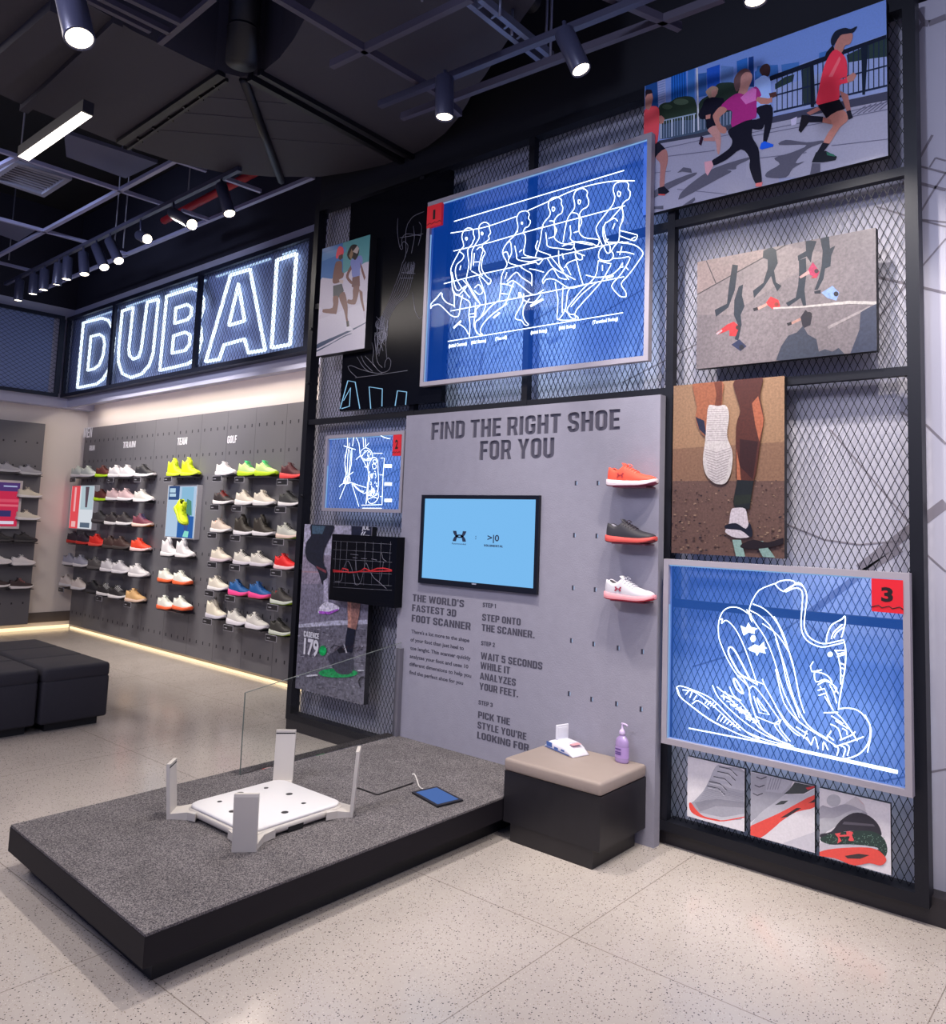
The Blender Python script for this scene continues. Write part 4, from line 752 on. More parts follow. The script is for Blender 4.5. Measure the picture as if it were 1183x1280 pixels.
lb = [[(0, 352), (140, 290), (320, 210), (480, 165), (620, 145), (742, 145)], ['s', (0, 497), (675, 318)], ['s', (0, 712), (500, 600), (660, 568)], ['s', (0, 945), (300, 885), (670, 812)], ['s', (0, 1170), (662, 1062)],
  [(50, 680), (60, 650), (85, 570), (95, 500), (110, 440), (150, 390), (155, 360), (142, 320), (155, 275), (200, 257), (235, 278), (232, 305), (244, 330), (236, 368), (210, 385), (185, 420), (186, 460), (202, 490), (185, 540), (230, 578), (312, 588)], ear(180, 342, 14), [(125, 505), (132, 560), (142, 602), (220, 615), (300, 622), (322, 592), (312, 572), (240, 600)], [(150, 425), (182, 432), (190, 520)], [(145, 545), (185, 532)], [(70, 560), (58, 620), (160, 662)], [(135, 680), (180, 750), (270, 800), (330, 832)], [(150, 660), (240, 770), (285, 832)], [(108, 860), (105, 830), (170, 755), (215, 815), (270, 830)], [(108, 858), (130, 830), (190, 832), (290, 890), (385, 870)], [(330, 650), (345, 720), (365, 800), (385, 868)], [(190, 850), (210, 980), (205, 1110), (260, 1040), (275, 930), (292, 890)], [(205, 1108), (250, 1115), (350, 1108), (325, 1075), (290, 1070), (250, 1040)], [(245, 880), (240, 1000), (240, 1060)], [(255, 750), (280, 715), (342, 690)], [(270, 740), (300, 800)], [(215, 630), (218, 720), (250, 770)], [(240, 650), (250, 690)],
  [(245, 570), (250, 540), (265, 450), (285, 390), (322, 340), (325, 300), (318, 255), (335, 215), (380, 197), (415, 220), (412, 250), (425, 290), (414, 325), (380, 345), (360, 382), (376, 430), (355, 490), (390, 538), (480, 550), (498, 565), (482, 596), (450, 582), (380, 568), (310, 572)], ear(360, 292, 14), [(295, 455), (300, 510), (308, 562), (450, 592)], [(310, 365), (355, 385), (355, 485)], [(320, 505), (355, 495)], [(320, 600), (340, 640), (375, 660), (378, 690), (350, 690), (330, 645), (395, 665)],
  [(520, 600), (500, 550), (475, 470), (545, 370), (590, 310), (605, 255), (593, 205), (615, 160), (680, 150), (702, 172), (698, 200), (713, 225), (705, 268), (680, 285), (655, 320), (666, 400), (640, 470), (635, 555), (602, 600), (575, 640), (550, 646), (528, 600)], ear(637, 237, 17), [(545, 430), (530, 470), (545, 550), (572, 600), (570, 638)], [(525, 460), (525, 530), (545, 590)], [(540, 440), (600, 405), (625, 425)], [(590, 480), (605, 440)], [(640, 490), (740, 515), (762, 525), (748, 558), (715, 555), (640, 528)], [(720, 550), (748, 535)], [(650, 330), (610, 375), (570, 420)], [(655, 330), (665, 380), (655, 420)],
  [(640, 575), (740, 590), (800, 640), (780, 690), (700, 800), (650, 860), (680, 915), (682, 950), (640, 946), (590, 890), (592, 858), (650, 790), (712, 680), (650, 682), (590, 685)], [(520, 600), (495, 640), (500, 690), (570, 700), (596, 660), (570, 620)], [(490, 700), (580, 722)], [(490, 700), (470, 810), (380, 900), (290, 1010), (275, 1050), (300, 1095), (332, 1100), (340, 1040), (500, 860), (578, 730)], [(405, 800), (480, 816), (580, 800), (650, 740)], ['s', (640, 745), (660, 715), (662, 745), (640, 745)], [(620, 640), (680, 640), (740, 655)], [(655, 600), (640, 660)], [(520, 730), (520, 770)], [(300, 1020), (380, 930), (480, 850)], [(680, 740), (700, 765)], [(560, 550), (540, 570), (700, 572)]]
lc = [[(478, 490), (480, 460), (475, 425), (488, 397), (520, 390), (534, 405), (530, 425), (540, 440), (530, 463), (515, 470), (505, 490)], ear(500, 448, 5)]
m_ = MB(); line_set(m_, la, a_, Y1+.008, .0027, 3); line_set(m_, lb, b_, Y1+.008, .0027, 3); line_set(m_, lc, c8, Y1+.008, .0027, 3)
for bl, br, h, s_, cr_ in (((215, 1172), (375, 1145), 30, '(Initial Contact)', a_), ((415, 1140), (548, 1118), 30, '(Mid Stance)', a_), ((630, 1106), (732, 1090), 30, '(Toe off)', a_), ((945, 1052), (1090, 1028), 30, '(Initial Swing)', a_), ((212, 1180), (328, 1162), 24, '(Mid Swing)', b_), ((446, 1140), (622, 1112), 24, '(Terminal Swing)', b_)):
    px_text(m_, s_, bl, br, h, cr_, Y1, lambda x, z: Vector((x, Y1+.006, z)), .035)
for p, q, cr_, wd in (((265, 995), (330, 935), a_, .010), ((958, 795), (1055, 742), a_, .012), ((620, 905), (675, 860), a_, .008), ((545, 822), (595, 805), b_, .008), ((20, 1015), (105, 968), b_, .012)):
    A_ = atY(*cr_(*p), Y1+.008); B_ = atY(*cr_(*q), Y1+.008); m_.bar(A_, B_, wd, .006, up=(0, 1, 0))
m_.build('line_art', neon, L1)

Y3 = 3.68
L3 = light_panel((-2.02, -.853, .521, 1.436), Y3, 'blue lit panel with a glowing shoe drawing, marked 3, lower right', S_BLUE3, '3', (-1.005, -.878, 1.265, 1.405))
s1 = crop(5.12, 840, 710); s2 = crop(4.741, 970, 710)
l1 = [[(545, 745), (470, 702), (420, 685), (360, 590), (320, 500), (300, 430), (302, 340), (330, 275), (380, 250), (440, 260), (500, 300)], [(320, 355), (350, 335), (400, 380), (450, 470), (500, 600), (550, 750)], [(310, 330), (325, 325), (318, 355)], [(420, 690), (490, 760), (500, 830), (530, 930)], [(500, 770), (520, 755), (560, 790), (640, 900), (690, 975), (670, 1000), (540, 950)], ['cs', (525, 820), (560, 925), (625, 940), (545, 830)], [(545, 840), (575, 900), (600, 915)], [(455, 700), (490, 760), (510, 860), (540, 960)], [(500, 710), (595, 745)], [(580, 710), (600, 760), (660, 870), (720, 980), (780, 1050), (819, 1075)],
  [(510, 220), (560, 142), (660, 100), (672, 98)], [(520, 230), (590, 260), (660, 330), (720, 440), (755, 550), (790, 680), (819, 830)], [(500, 270), (570, 310), (650, 400), (700, 560), (740, 740), (790, 870), (819, 960)], [(505, 290), (520, 330), (600, 450), (660, 600), (720, 800), (819, 990)], [(580, 355), (680, 430), (755, 545)], [(655, 310), (700, 390), (728, 455)], [(512, 218), (498, 260), (500, 310), (515, 345)], [(480, 265), (500, 300)],
  [(30, 765), (60, 755), (160, 790), (260, 840), (380, 960), (480, 1050), (560, 1095)], [(30, 765), (50, 820), (110, 870), (230, 960), (340, 1020), (460, 1075), (680, 1135)], [(36, 770), (58, 825), (118, 878), (238, 968), (348, 1028)], [(70, 780), (140, 790), (230, 850), (330, 940), (440, 1040)], [(130, 870), (170, 850), (240, 902)], [(90, 810), (110, 785)], [(115, 830), (130, 795)], [(140, 845), (160, 815)],
  [(260, 750), (300, 830), (400, 930), (500, 1010), (620, 1080), (760, 1130)], [(290, 760), (340, 800), (430, 850), (500, 940), (560, 1020), (700, 1110)], [(340, 790), (420, 890), (500, 960)], [(690, 975), (660, 1010), (740, 1110)], [(700, 970), (690, 1020), (760, 1110)], [(370, 760), (400, 820), (445, 848)], [(480, 1050), (620, 1105), (780, 1140)], [(540, 960), (600, 1050), (720, 1120)]]
for k in range(7): l1.append([(290+k*21, 975+k*8), (312+k*21, 938+k*13)])
for k in range(4): l1.append([(212+k*18, 868+k*8), (232+k*18, 845+k*8)])
random.seed(3)
for k in range(30):
    t = k/30; x = 320+t*215; y = 815+t*175; l1.append([(x+random.uniform(-12, 12), y+random.uniform(-18, 18)), (x+random.uniform(8, 45), y+random.uniform(-10, 30))])
l2 = [['c', (0, 100), (20, 80), (60, 72), (100, 76), (112, 95), (52, 140)], [(50, 135), (110, 100), (150, 100), (175, 130), (185, 180), (175, 260), (170, 340), (185, 390), (220, 425), (280, 448), (340, 440), (405, 425)], [(60, 142), (110, 120), (145, 125), (160, 160), (155, 250), (150, 340), (165, 400), (200, 440), (270, 468), (350, 455), (400, 442)], [(110, 88), (150, 92), (180, 140)],
  [(300, 440), (305, 400), (330, 340), (390, 305), (410, 285), (412, 320), (400, 380), (388, 412)], [(330, 420), (345, 380), (395, 335)], [(345, 415), (362, 382), (402, 352)], [(405, 430), (416, 500), (410, 600), (396, 680), (382, 760), (372, 840)], [(350, 485), (370, 520), (385, 600), (386, 690)], ['s', (355, 490), (414, 488)], ['s', (365, 525), (415, 510)], ['s', (375, 560), (412, 575)], ['s', (385, 590), (410, 600)], ['s', (385, 630), (404, 645)], ['s', (368, 510), (412, 500)],
  ['cs', (222, 555), (205, 582), (215, 615), (272, 604)], ['c', (230, 620), (262, 620), (310, 640), (335, 682), (290, 660), (240, 675)], [(250, 692), (300, 670), (362, 712), (345, 740)], ['cs', (250, 725), (290, 715), (302, 740), (255, 755)], [(300, 740), (320, 800), (342, 845)], [(320, 690), (345, 740), (362, 802)], [(290, 760), (335, 832)], [(345, 700), (372, 745)], [(262, 700), (275, 722)],
  [(285, 858), (370, 855)], [(372, 835), (430, 830), (490, 845), (535, 890), (560, 940), (555, 1020), (520, 1080), (470, 1115), (400, 1130), (300, 1120), (160, 1090)], [(530, 870), (566, 960), (545, 1092)], [(350, 850), (400, 900), (450, 970), (485, 1025)], [(330, 875), (400, 922)], [(355, 905), (430, 952)], [(325, 925), (370, 950), (390, 1010)], [(380, 1020), (450, 990), (472, 970)], [(0, 600), (50, 800), (150, 920), (290, 1010), (355, 1052)], [(0, 820), (80, 930), (180, 1010), (212, 1050)], [(350, 1060), (440, 1030), (522, 1000)],
  [(165, 1010), (185, 965)], [(185, 1000), (200, 1030)], [(210, 1050), (232, 1000), (252, 1072)], [(280, 1080), (285, 1030), (312, 1080)], [(300, 1010), (330, 965)], [(305, 990), (345, 1022)], [(362, 1112), (372, 1070), (345, 1050)], [(400, 1120), (412, 1070), (380, 1050)], [(425, 1112), (436, 1060), (408, 1040)], [(120, 940), (190, 985)], [(0, 420), (60, 600), (110, 780), (190, 930), (310, 1015)], [(0, 300), (50, 420), (100, 560), (140, 760), (170, 860)], [(395, 950), (420, 965), (425, 990)]]
m_ = MB(); line_set(m_, l1, s1, Y3+.008, .0025, 3); line_set(m_, l2, s2, Y3+.008, .0027, 3)
line_set(m_, [['c', (365, 515), (385, 508), (420, 555), (490, 690), (500, 712), (440, 680), (400, 620), (365, 550)], ['c', (395, 715), (412, 715), (455, 790), (450, 802), (415, 770)]], s1, Y3+.008, .0040, 3)
g0 = atY(*s1(110, 1025), Y3+.008); g1 = atY(*s1(680, 1135), Y3+.008); g2 = atY(*s2(722, 1208), Y3+.008)
m_.tube([g0, g1], .0032, 5); m_.tube([g1, g2], .0065, 5, r1=.0085)
for st in ([(440, 368), (475, 385), (490, 350), (505, 378), (550, 388), (528, 400), (530, 422), (492, 412), (460, 432), (452, 408)], [(488, 515), (530, 490), (560, 500), (590, 472), (592, 500), (608, 515), (590, 520), (600, 548), (560, 536), (545, 562), (535, 540), (500, 530)], disc(520, 452, 16, 22)):
    m_.prism([atY(*s1(*p), Y3+.006) for p in st][::-1], (0, .004, 0))
m_.prism([atY(*s2(*p), Y3+.006) for p in disc(322, 512, 15)], (0, .004, 0))
m_.build('line_art', neon, L3)

Y2 = 3.71
L2 = light_panel((-4.89, -4.035, 1.636, 2.196), Y2, 'small blue lit panel with glowing foot drawings, marked 2, beside the grey board', S_BLUE3, '2', (-4.142, -4.064, 2.025, 2.17), .024)
g_ = crop(10.755, 400, 535)
l = [[(372, 115), (372, 250)], [(458, 115), (438, 245)], [(322, 240), (400, 265), (480, 290)], [(372, 240), (355, 330), (335, 470), (350, 620), (330, 690)], [(430, 280), (428, 400), (420, 500), (395, 620), (405, 690)], [(385, 290), (375, 400), (365, 640)], [(405, 300), (410, 420), (385, 630)], [(395, 200), (390, 300)], ['c', (330, 690), (360, 655), (400, 660), (400, 740), (320, 745)], [(260, 790), (320, 740), (430, 735)], [(330, 680), (450, 590)], ['s', (265, 955), (350, 750)], ['s', (525, 1055), (430, 750)], [(430, 735), (520, 770), (620, 800)], [(440, 750), (510, 830), (600, 880), (620, 860)], [(460, 760), (540, 840), (590, 850)], [(490, 130), (525, 210), (535, 300), (545, 370), (590, 450), (640, 540)], ['s', (485, 425), (545, 370)], [(580, 125), (590, 260)], [(615, 140), (615, 260)], [(660, 200), (610, 260)], ['c', (560, 300), (620, 265), (690, 310), (710, 390), (650, 440), (590, 420), (545, 360)], [(560, 380), (640, 300), (690, 350)], [(600, 440), (690, 400)], [(600, 520), (645, 530)], [(640, 460), (645, 560), (660, 640), (640, 760), (630, 900), (620, 1020)], ['c', (700, 410), (745, 400), (780, 440), (780, 560), (790, 680), (780, 860), (790, 930), (740, 1000), (680, 1015), (640, 960), (650, 800), (660, 640), (650, 520)], [(720, 340), (840, 340)], ['s', (820, 405), (868, 405), (850, 630), (835, 1030), (560, 1038)], ['s', (805, 630), (850, 630)], ['s', (810, 920), (840, 920)], ['s', (575, 1078), (830, 1080)], ['c', (705, 490), (745, 485), (760, 530), (720, 550)], ['c', (720, 430), (760, 430), (760, 470), (720, 470)], [(640, 960), (720, 930), (780, 950)], [(620, 1020), (650, 900), (720, 920), (770, 890)], [(800, 90), (860, 125), (940, 145)], [(340, 500), (355, 610)], [(335, 400), (350, 340)]]
random.seed(5)
for k in range(46):
    x = random.uniform(655, 765); y = random.uniform(560, 890); l.append([(x, y), (x+random.uniform(-18, 18), y+random.uniform(10, 50))])
for k in range(14):
    x = random.uniform(330, 390); l.append([(x, random.uniform(660, 740)), (x+random.uniform(-10, 10), 740)])
for k in range(16):
    x = random.uniform(560, 690); y = random.uniform(290, 430); l.append([(x, y), (x+random.uniform(-25, 25), y+random.uniform(-25, 25))])
m_ = MB(); line_set(m_, l, g_, Y2+.008, .0022, 2, n=4)
for y in (510, 752, 972): m_.bar(atY(*g_(872, y), Y2+.008), atY(*g_(965, y+2), Y2+.008), .022, .004, up=(0, 1, 0))
m_.build('line_art', neon, L2)

# ================================================================== GREY INFORMATION BOARD
YP = 3.69
PX0, PX1, PZ1 = -4.0, -2.058, 2.292
panel_m = mat('grey_felt_board', (150, 148, 164), 0.85, noise=0.08, nscale=18, bump=0.25, bscale=140)
lt_m = mat('board_lettering', (78, 76, 92), 0.7)
ib = thing('information_board', ((PX0+PX1)/2, YP+.09, 0), 'wide grey board with foot scanner instructions and a heading about shoes', 'board')
h1 = crop(4.55, 530, 505); h2 = crop(6.095, 500, 730)
# the heading is cut 10 mm into the board: front face with letter-shaped openings, letter walls and letter floors
HEAD = [('FIND THE RIGHT SHOE', (40, 201), (1115, 149), 97), ('FOR YOU', (315, 320), (740, 306), 108)]
LT = [lp for s_, bl, br, cap in HEAD for lp in caps(s_, *px_box(bl, br, cap, h1, YP))]
LP = [[(p.x, p.y) for p in l] for lp in LT for l in lp]
zh = min(p[1] for l in LP for p in l)-.03
bd = MB()
bd.box(PX0, PX1, YP+.010, YF-.009, zh, PZ1); bd.box(PX0, PX1, YP, YF-.009, 0, zh)
rim = [Vector((PX0, 0, zh)), Vector((PX1, 0, zh)), Vector((PX1, 0, PZ1)), Vector((PX0, 0, PZ1))]
pls = [[Vector((v.x, v.z, 0)) for v in rim]]+[[Vector((x, z, 0)) for x, z in l] for l in LP]
flat = [v for l in pls for v in l]
tri = tessellate_polygon(pls)
fs = []
for t in tri:
    a, b, c = (flat[i] for i in t)
    fs.append(tuple(t) if (b-a).cross(c-a).z > 0 else tuple(reversed(t)))
bd.add([Vector((v.x, YP, v.y)) for v in flat], fs, 0)
for l in pls:
    n = len(l); P = [Vector((v.x, YP, v.y)) for v in l]; bd.add(P+[p+Vector((0, .010, 0)) for p in P], [(i, (i+1) % n, n+(i+1) % n, n+i) for i in range(n)], 0)
bd.build('board', [panel_m, lt_m], ib)
for s_, bl, br, cap in HEAD:
    fl = MB(); put_caps(fl, s_, *px_box(bl, br, cap, h1, YP), lambda x, z: Vector((x, YP+.0097, z))); fl.build('heading', lt_m, ib)
PT = lambda x, z: Vector((x, YP-.0012, z))
for s_, bl, br, cap, bd in (("THE WORLD'S", (97, 128), (490, 180), 53, .05), ('FASTEST 3D', (93, 205), (430, 251), 52, .05), ('FOOT SCANNER', (90, 285), (540, 353), 54, .05),
    ("There's a lot more to the shape", (88, 372), (530, 446), 28, .022), ('of your foot than just heel to', (82, 434), (488, 506), 28, .022), ('toe lenght. This scanner quickly', (80, 498), (540, 582), 28, .022), ('analyzes your foot and uses 10', (76, 561), (522, 646), 28, .022), ('different dimensions to help you', (73, 620), (545, 716), 28, .022), ('find the perfect shoe for you', (73, 682), (483, 772), 28, .022),
    ('STEP 1', (632, 172), (733, 187), 33, .025), ('STEP ONTO', (627, 277), (922, 318), 52, .05), ('THE SCANNER.', (624, 356), (1028, 415), 53, .05), ('STEP 2', (620, 465), (725, 482), 33, .025), ('WAIT 5 SECONDS', (617, 570), (1087, 655), 54, .05), ('WHILE IT', (614, 645), (840, 686), 53, .05), ('ANALYZES', (610, 722), (885, 780), 53, .05), ('YOUR FEET.', (606, 800), (903, 867), 53, .05),
    ('STEP 3', (600, 918), (708, 938), 33, .025), ('PICK THE', (596, 1020), (840, 1076), 52, .05), ("STYLE YOU'RE", (592, 1098), (965, 1190), 53, .05), ('LOOKING FOR', (589, 1176), (985, 1276), 53, .05)):
    tx = MB()
    if s_.isupper(): put_caps(tx, s_, *px_box(bl, br, cap, h2, YP), PT)
    else: px_text(tx, s_, bl, br, cap, h2, YP, PT, bd)
    tx.build('lettering', mat('printed_lettering', (74, 72, 88), 0.7), ib)
for px, py in ((719.9, 603.9), (747.4, 603.9), (717.8, 669), (745.9, 669.9), (716.3, 734.6), (743.8, 737), (714, 800.6), (742, 805), (772.5, 810), (803, 814.5), (711.3, 867), (739.4, 874), (770.5, 879.6), (801.2, 886.4)):
    sl = MB(); p = atY(px, py, YP); sl.box(p.x-.006, p.x+.006, YP-.001, YP+.004, p.z-.013, p.z+.013); sl.box(p.x+.006, p.x+.011, YP-.001, YP+.003, p.z-.009, p.z+.009, 1); sl.build('peg_slot', [mat('slot_dark', (56, 54, 72), 0.8), mat('slot_clip', (150, 180, 214), 0.4)], ib)

# TV
x0, x1, z0, z1 = -3.797, -2.829, 1.19, 1.757
tv = thing('television', ((x0+x1)/2, YP, z0), 'black framed television showing two small logos on a light blue screen', 'television')
bz = MB(); b_w = .024
tvb = mat('tv_bezel', (14, 16, 28), 0.3)
for a in ((x0, x1, z0, z0+.034), (x0, x1, z1-b_w, z1), (x0, x0+b_w, z0+.034, z1-b_w), (x1-b_w, x1, z0+.034, z1-b_w)): bz.box(a[0], a[1], YP-.022, YP-.0005, a[2], a[3])
bz.build('bezel', tvb, tv)
sb = MB().box(x0+b_w, x1-b_w, YP-.012, YP-.001, z0+.034, z1-b_w).build('screen', glow('screen_blue', (124, 190, 244), .96), tv)
def logo_ribbons(mb, cx, cz, s, place, mi=0):
    for sg in (1, -1):                              # two interlocked arcs with broad ends
        up, lo = [], []
        for k in range(21):
            t = -1+k/10
            for rx, ry, dst in ((.98, 1.33, lo), (.47, 1.13, up)):
                th = t*math.acos(.23/ry); dst.append((rx*sin(th), sg*(1.05-ry*cos(th))))
        for k in range(20):
            q = [lo[k], lo[k+1], up[k+1], up[k]]
            mb.add([place(cx+p[0]*s*1.38, cz+p[1]*s*.92) for p in q], [(0, 1, 2, 3) if sg > 0 else (3, 2, 1, 0)], mi)
T = crop(6.572, 520, 600); PS = lambda x, z: Vector((x, YP-.0128, z)); PS2 = lambda x, z: Vector((x, YP-.0132, z)); nav = mat('logo_navy', (24, 42, 74), 0.6)
tvt = MB(); p = atY(*T(358, 462), YP-.013); logo_ribbons(tvt, p.x, p.z, .043, PS); tvt.build('screen_logo', nav, sb)
for s_, bl, br, cap, bd_ in (('>|0', (588, 500), (684, 505), 52, .02), ('VOLUMENTAL', (558, 548), (716, 553), 18, .01), ('Recommended', (296, 530), (412, 532), 14, .01), ('x', (488, 470), (498, 470), 16, .02), ('x', (488, 488), (498, 488), 16, .02)):
    tvt = MB()
    if s_ == 'VOLUMENTAL': put_caps(tvt, s_, *px_box(bl, br, cap, T, YP-.013), PS2)
    else: px_text(tvt, s_, bl, br, cap, T, YP-.013, PS2, bd_)
    tvt.build('screen_text', nav, sb)
mk = MB(); p = atY(*T(478, 854), YP-.022); mk.box(p.x-.018, p.x+.018, YP-.0235, YP-.0221, p.z-.004, p.z+.004); mk.build('badge', mat('badge_silver', (150, 156, 176), 0.4), tv)

# ================================================================== SNEAKERS
def lerp(tab, t):
    for (a, x), (b, y) in zip(tab, tab[1:]):
        if t <= b: return x+(y-x)*(t-a)/(b-a)
    return tab[-1][1]
TS = [0, .015, .04, .08, .13, .19, .25, .31, .36, .40, .46, .52, .58, .65, .72, .79, .86, .92, .96, .985, 1.0]
WT = [(0, .010), (.015, .021), (.04, .028), (.1, .034), (.25, .036), (.4, .036), (.55, .042), (.7, .047), (.8, .046), (.9, .039), (.96, .028), (.985, .018), (1, .006)]
def shoe_geo(hi=0.0, chunky=0.0):
    ST = [(0, .040+chunky), (.1, .036+chunky), (.4, .030+chunky*.8), (.7, .028+chunky*.5), (.9, .032+chunky*.3), (1, .040+chunky*.2)]
    BT = [(0, .010), (.06, .002), (.15, 0), (.7, 0), (.85, .005), (1, .020)]
    ZT = [(0, .080), (.015, .100+hi*.9), (.05, .108+hi), (.10, .102+hi), (.19, .088+hi*.9), (.27, .090+hi*.9), (.36, .112+hi*1.1), (.40, .112+hi*.9), (.46, .104+hi*.4), (.55, .090), (.66, .074), (.78, .064), (.88, .060), (.95, .054), (1, .046)]
    up = MB(); rings = []
    for t in TS:
        x = -.145+.29*t; w = lerp(WT, t); zb = lerp(ST, t)-.006; zt = lerp(ZT, t); h = zt-zb
        op = .03 <= t <= .37
        if op: pr = [(-w, zb), (-w*1.04, zb+.35*h), (-w*.92, zb+.72*h), (-w*.80, zt), (-w*.62, zt-.004), (-w*.5, zb+.35*h), (0, zb+.25*h)]
        else: pr = [(-w, zb), (-w*1.05, zb+.32*h), (-w*.96, zb+.60*h), (-w*.74, zb+.84*h), (-w*.5, zb+.94*h), (-w*.26, zb+.985*h), (0, zt)]
        ring = [Vector((x, y, z)) for y, z in pr]+[Vector((x, -y, z)) for y, z in reversed(pr[:-1])]
        rings.append(ring)
    n = 13
    vs = [p for r in rings for p in r]; F0, F1 = [], []
    for i in range(len(rings)-1):
        for j in range(n-1):
            q = (i*n+j, (i+1)*n+j, (i+1)*n+j+1, i*n+j+1)
            inner = 4 <= j <= 7 and .03 <= TS[i] <= .33
            (F1 if inner else F0).append(q)
    up.add(vs, F0+[tuple(range(n)), tuple((len(rings)-1)*n+j for j in range(n-1, -1, -1))], 0, True); up.add(vs, F1, 1, True)
    so = MB(); rings = []
    for t in TS:
        x = -.150+.302*t; w = lerp(WT, t)+.006; a = lerp(BT, t); b = lerp(ST, t)
        pr = [(-w*.9, a), (-w*1.03, a+.006), (-w*1.06, a+.45*(b-a)), (-w*.99, b), (-w*.8, b+.002)]
        rings.append([Vector((x, y, z)) for y, z in pr]+[Vector((x, -y, z)) for y, z in reversed(pr)])
    n = 10; vs = [p for r in rings for p in r]; F0, F1 = [], []
    for i in range(len(rings)-1):
        for j in range(n):
            k = (j+1) % n; q = (i*n+j, (i+1)*n+j, (i+1)*n+k, i*n+k)
            (F1 if j in (0, 8, 9) else F0).append(q)
    so.add(vs, F0+[tuple(range(n)), tuple((len(rings)-1)*n+j for j in range(n-1, -1, -1))], 0, True); so.add(vs, F1, 1, True)
    la_ = MB()
    for k in range(5):
        t = .40+k*.055; x = -.145+.29*t; w = lerp(WT, t); zt = lerp(ZT, t); zb = lerp(ST, t)-.006; h = zt-zb
        la_.tube([(x-.004, -w*.80, zb+.80*h), (x, -w*.45, zb+.97*h), (x+.003, 0, zt+.004), (x, w*.45, zb+.97*h), (x-.004, w*.80, zb+.80*h)], .0028, 5)
    for s_ in (-1, 1): la_.tube(spline([(-.025, 0, lerp(ZT, .40)+.005), (-.02, s_*.012, lerp(ZT, .42)+.014), (-.008, s_*.022, lerp(ZT, .46)+.008), (-.016, s_*.010, lerp(ZT, .42)+.004)], 3), .002, 4)
    to = MB(); zt = lerp(ZT, .36)
    to.loft([[Vector((-.145+.29*t+dx, y*wd, z)) for y, dx in ((-1, 0), (0, .0), (1, 0), (1, .006), (0, .008), (-1, .006))] for t, wd, z in ((.31, .021, zt+.016), (.34, .022, zt+.004), (.42, .020, zt-.010), (.50, .018, lerp(ZT, .5)-.006))], 0, True)
    out = {}
    for nm, mb in (('upper', up), ('sole', so), ('laces', la_), ('tongue', to)):
        me = bpy.data.meshes.new('sneaker_'+nm); me.from_pydata([tuple(v) for v in mb.v], [], mb.f)
        for q in range(max(mb.m)+1): me.materials.append(None)
        me.polygons.foreach_set('material_index', mb.m); me.polygons.foreach_set('use_smooth', mb.sm); me.update(); out[nm] = me
    return out
GEO = {'low': shoe_geo(), 'high': shoe_geo(.045, .004), 'chunky': shoe_geo(.006, .012)}
for k_ in list(GEO):
    GEO[k_+'_tall'] = {n_: m_.copy() for n_, m_ in GEO[k_].items()}
    for m_ in GEO[k_+'_tall'].values():
        for v_ in m_.vertices: v_.co.z *= 1.17
lg = MB()
logo_ribbons(lg, 0, 0, .016, lambda x, z: Vector((x, 0, z)))
LOGO = bpy.data.meshes.new('sneaker_logo'); LOGO.from_pydata([tuple(v) for v in lg.v], [], lg.f); LOGO.materials.append(None); LOGO.update()
def cm(rgb, rough=.6): return mat('shoe_%d_%d_%d' % rgb, rgb, rough)
def sneaker(loc, rz, label, upper, sole, outsole=None, lace=None, lining=None, tongue=None, kind='low', scale=1.0, group=None, logo=None, zs=1.0):
    o = thing('sneaker', loc, label, 'shoe', group, rz); o.scale = (scale,)*3; kind = kind+'_tall' if zs > 1 else kind
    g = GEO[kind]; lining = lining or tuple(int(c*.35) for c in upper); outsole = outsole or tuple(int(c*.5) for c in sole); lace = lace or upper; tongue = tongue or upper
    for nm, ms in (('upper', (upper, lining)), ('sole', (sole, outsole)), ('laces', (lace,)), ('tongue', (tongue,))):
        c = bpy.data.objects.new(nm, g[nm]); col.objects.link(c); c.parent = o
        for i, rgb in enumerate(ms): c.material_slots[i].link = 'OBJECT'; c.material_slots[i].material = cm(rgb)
    if logo:
        c = bpy.data.objects.new('emblem', LOGO); col.objects.link(c); c.parent = o; c.location = (-.052, -.0395, .060); c.rotation_euler = (R(-10), 0, 0)
        c.material_slots[0].link = 'OBJECT'; c.material_slots[0].material = cm(logo)
    return o
# three shoes on the grey board, each on a clear peg shelf
for z, lab, kw in ((1.803, 'coral red sneaker with white sole, topmost of three on the grey board', dict(upper=(255, 92, 70), sole=(232, 214, 222), outsole=(150, 60, 90), lace=(255, 130, 110), logo=(170, 40, 50))),
    (1.508, 'black sneaker with red sole, middle of three on the grey board', dict(upper=(46, 44, 54), sole=(206, 78, 74), outsole=(120, 30, 40), lace=(70, 60, 70), lining=(170, 166, 180))),
    (1.213, 'pale grey sneaker with pink and red sole, lowest of three on the grey board', dict(upper=(206, 202, 212), sole=(228, 150, 160), outsole=(190, 20, 50), lace=(190, 190, 204), logo=(150, 40, 70)))):
    sneaker((-2.185, YP-.063, z), R(2), lab, kind='low', scale=.97, **kw)
    MB().box(-2.28, -2.08, YP-.10, YP-.0005, z-.006, z-.0005).build('shoe_shelf', mat('shelf_plastic', (120, 60, 76), 0.3), ib)
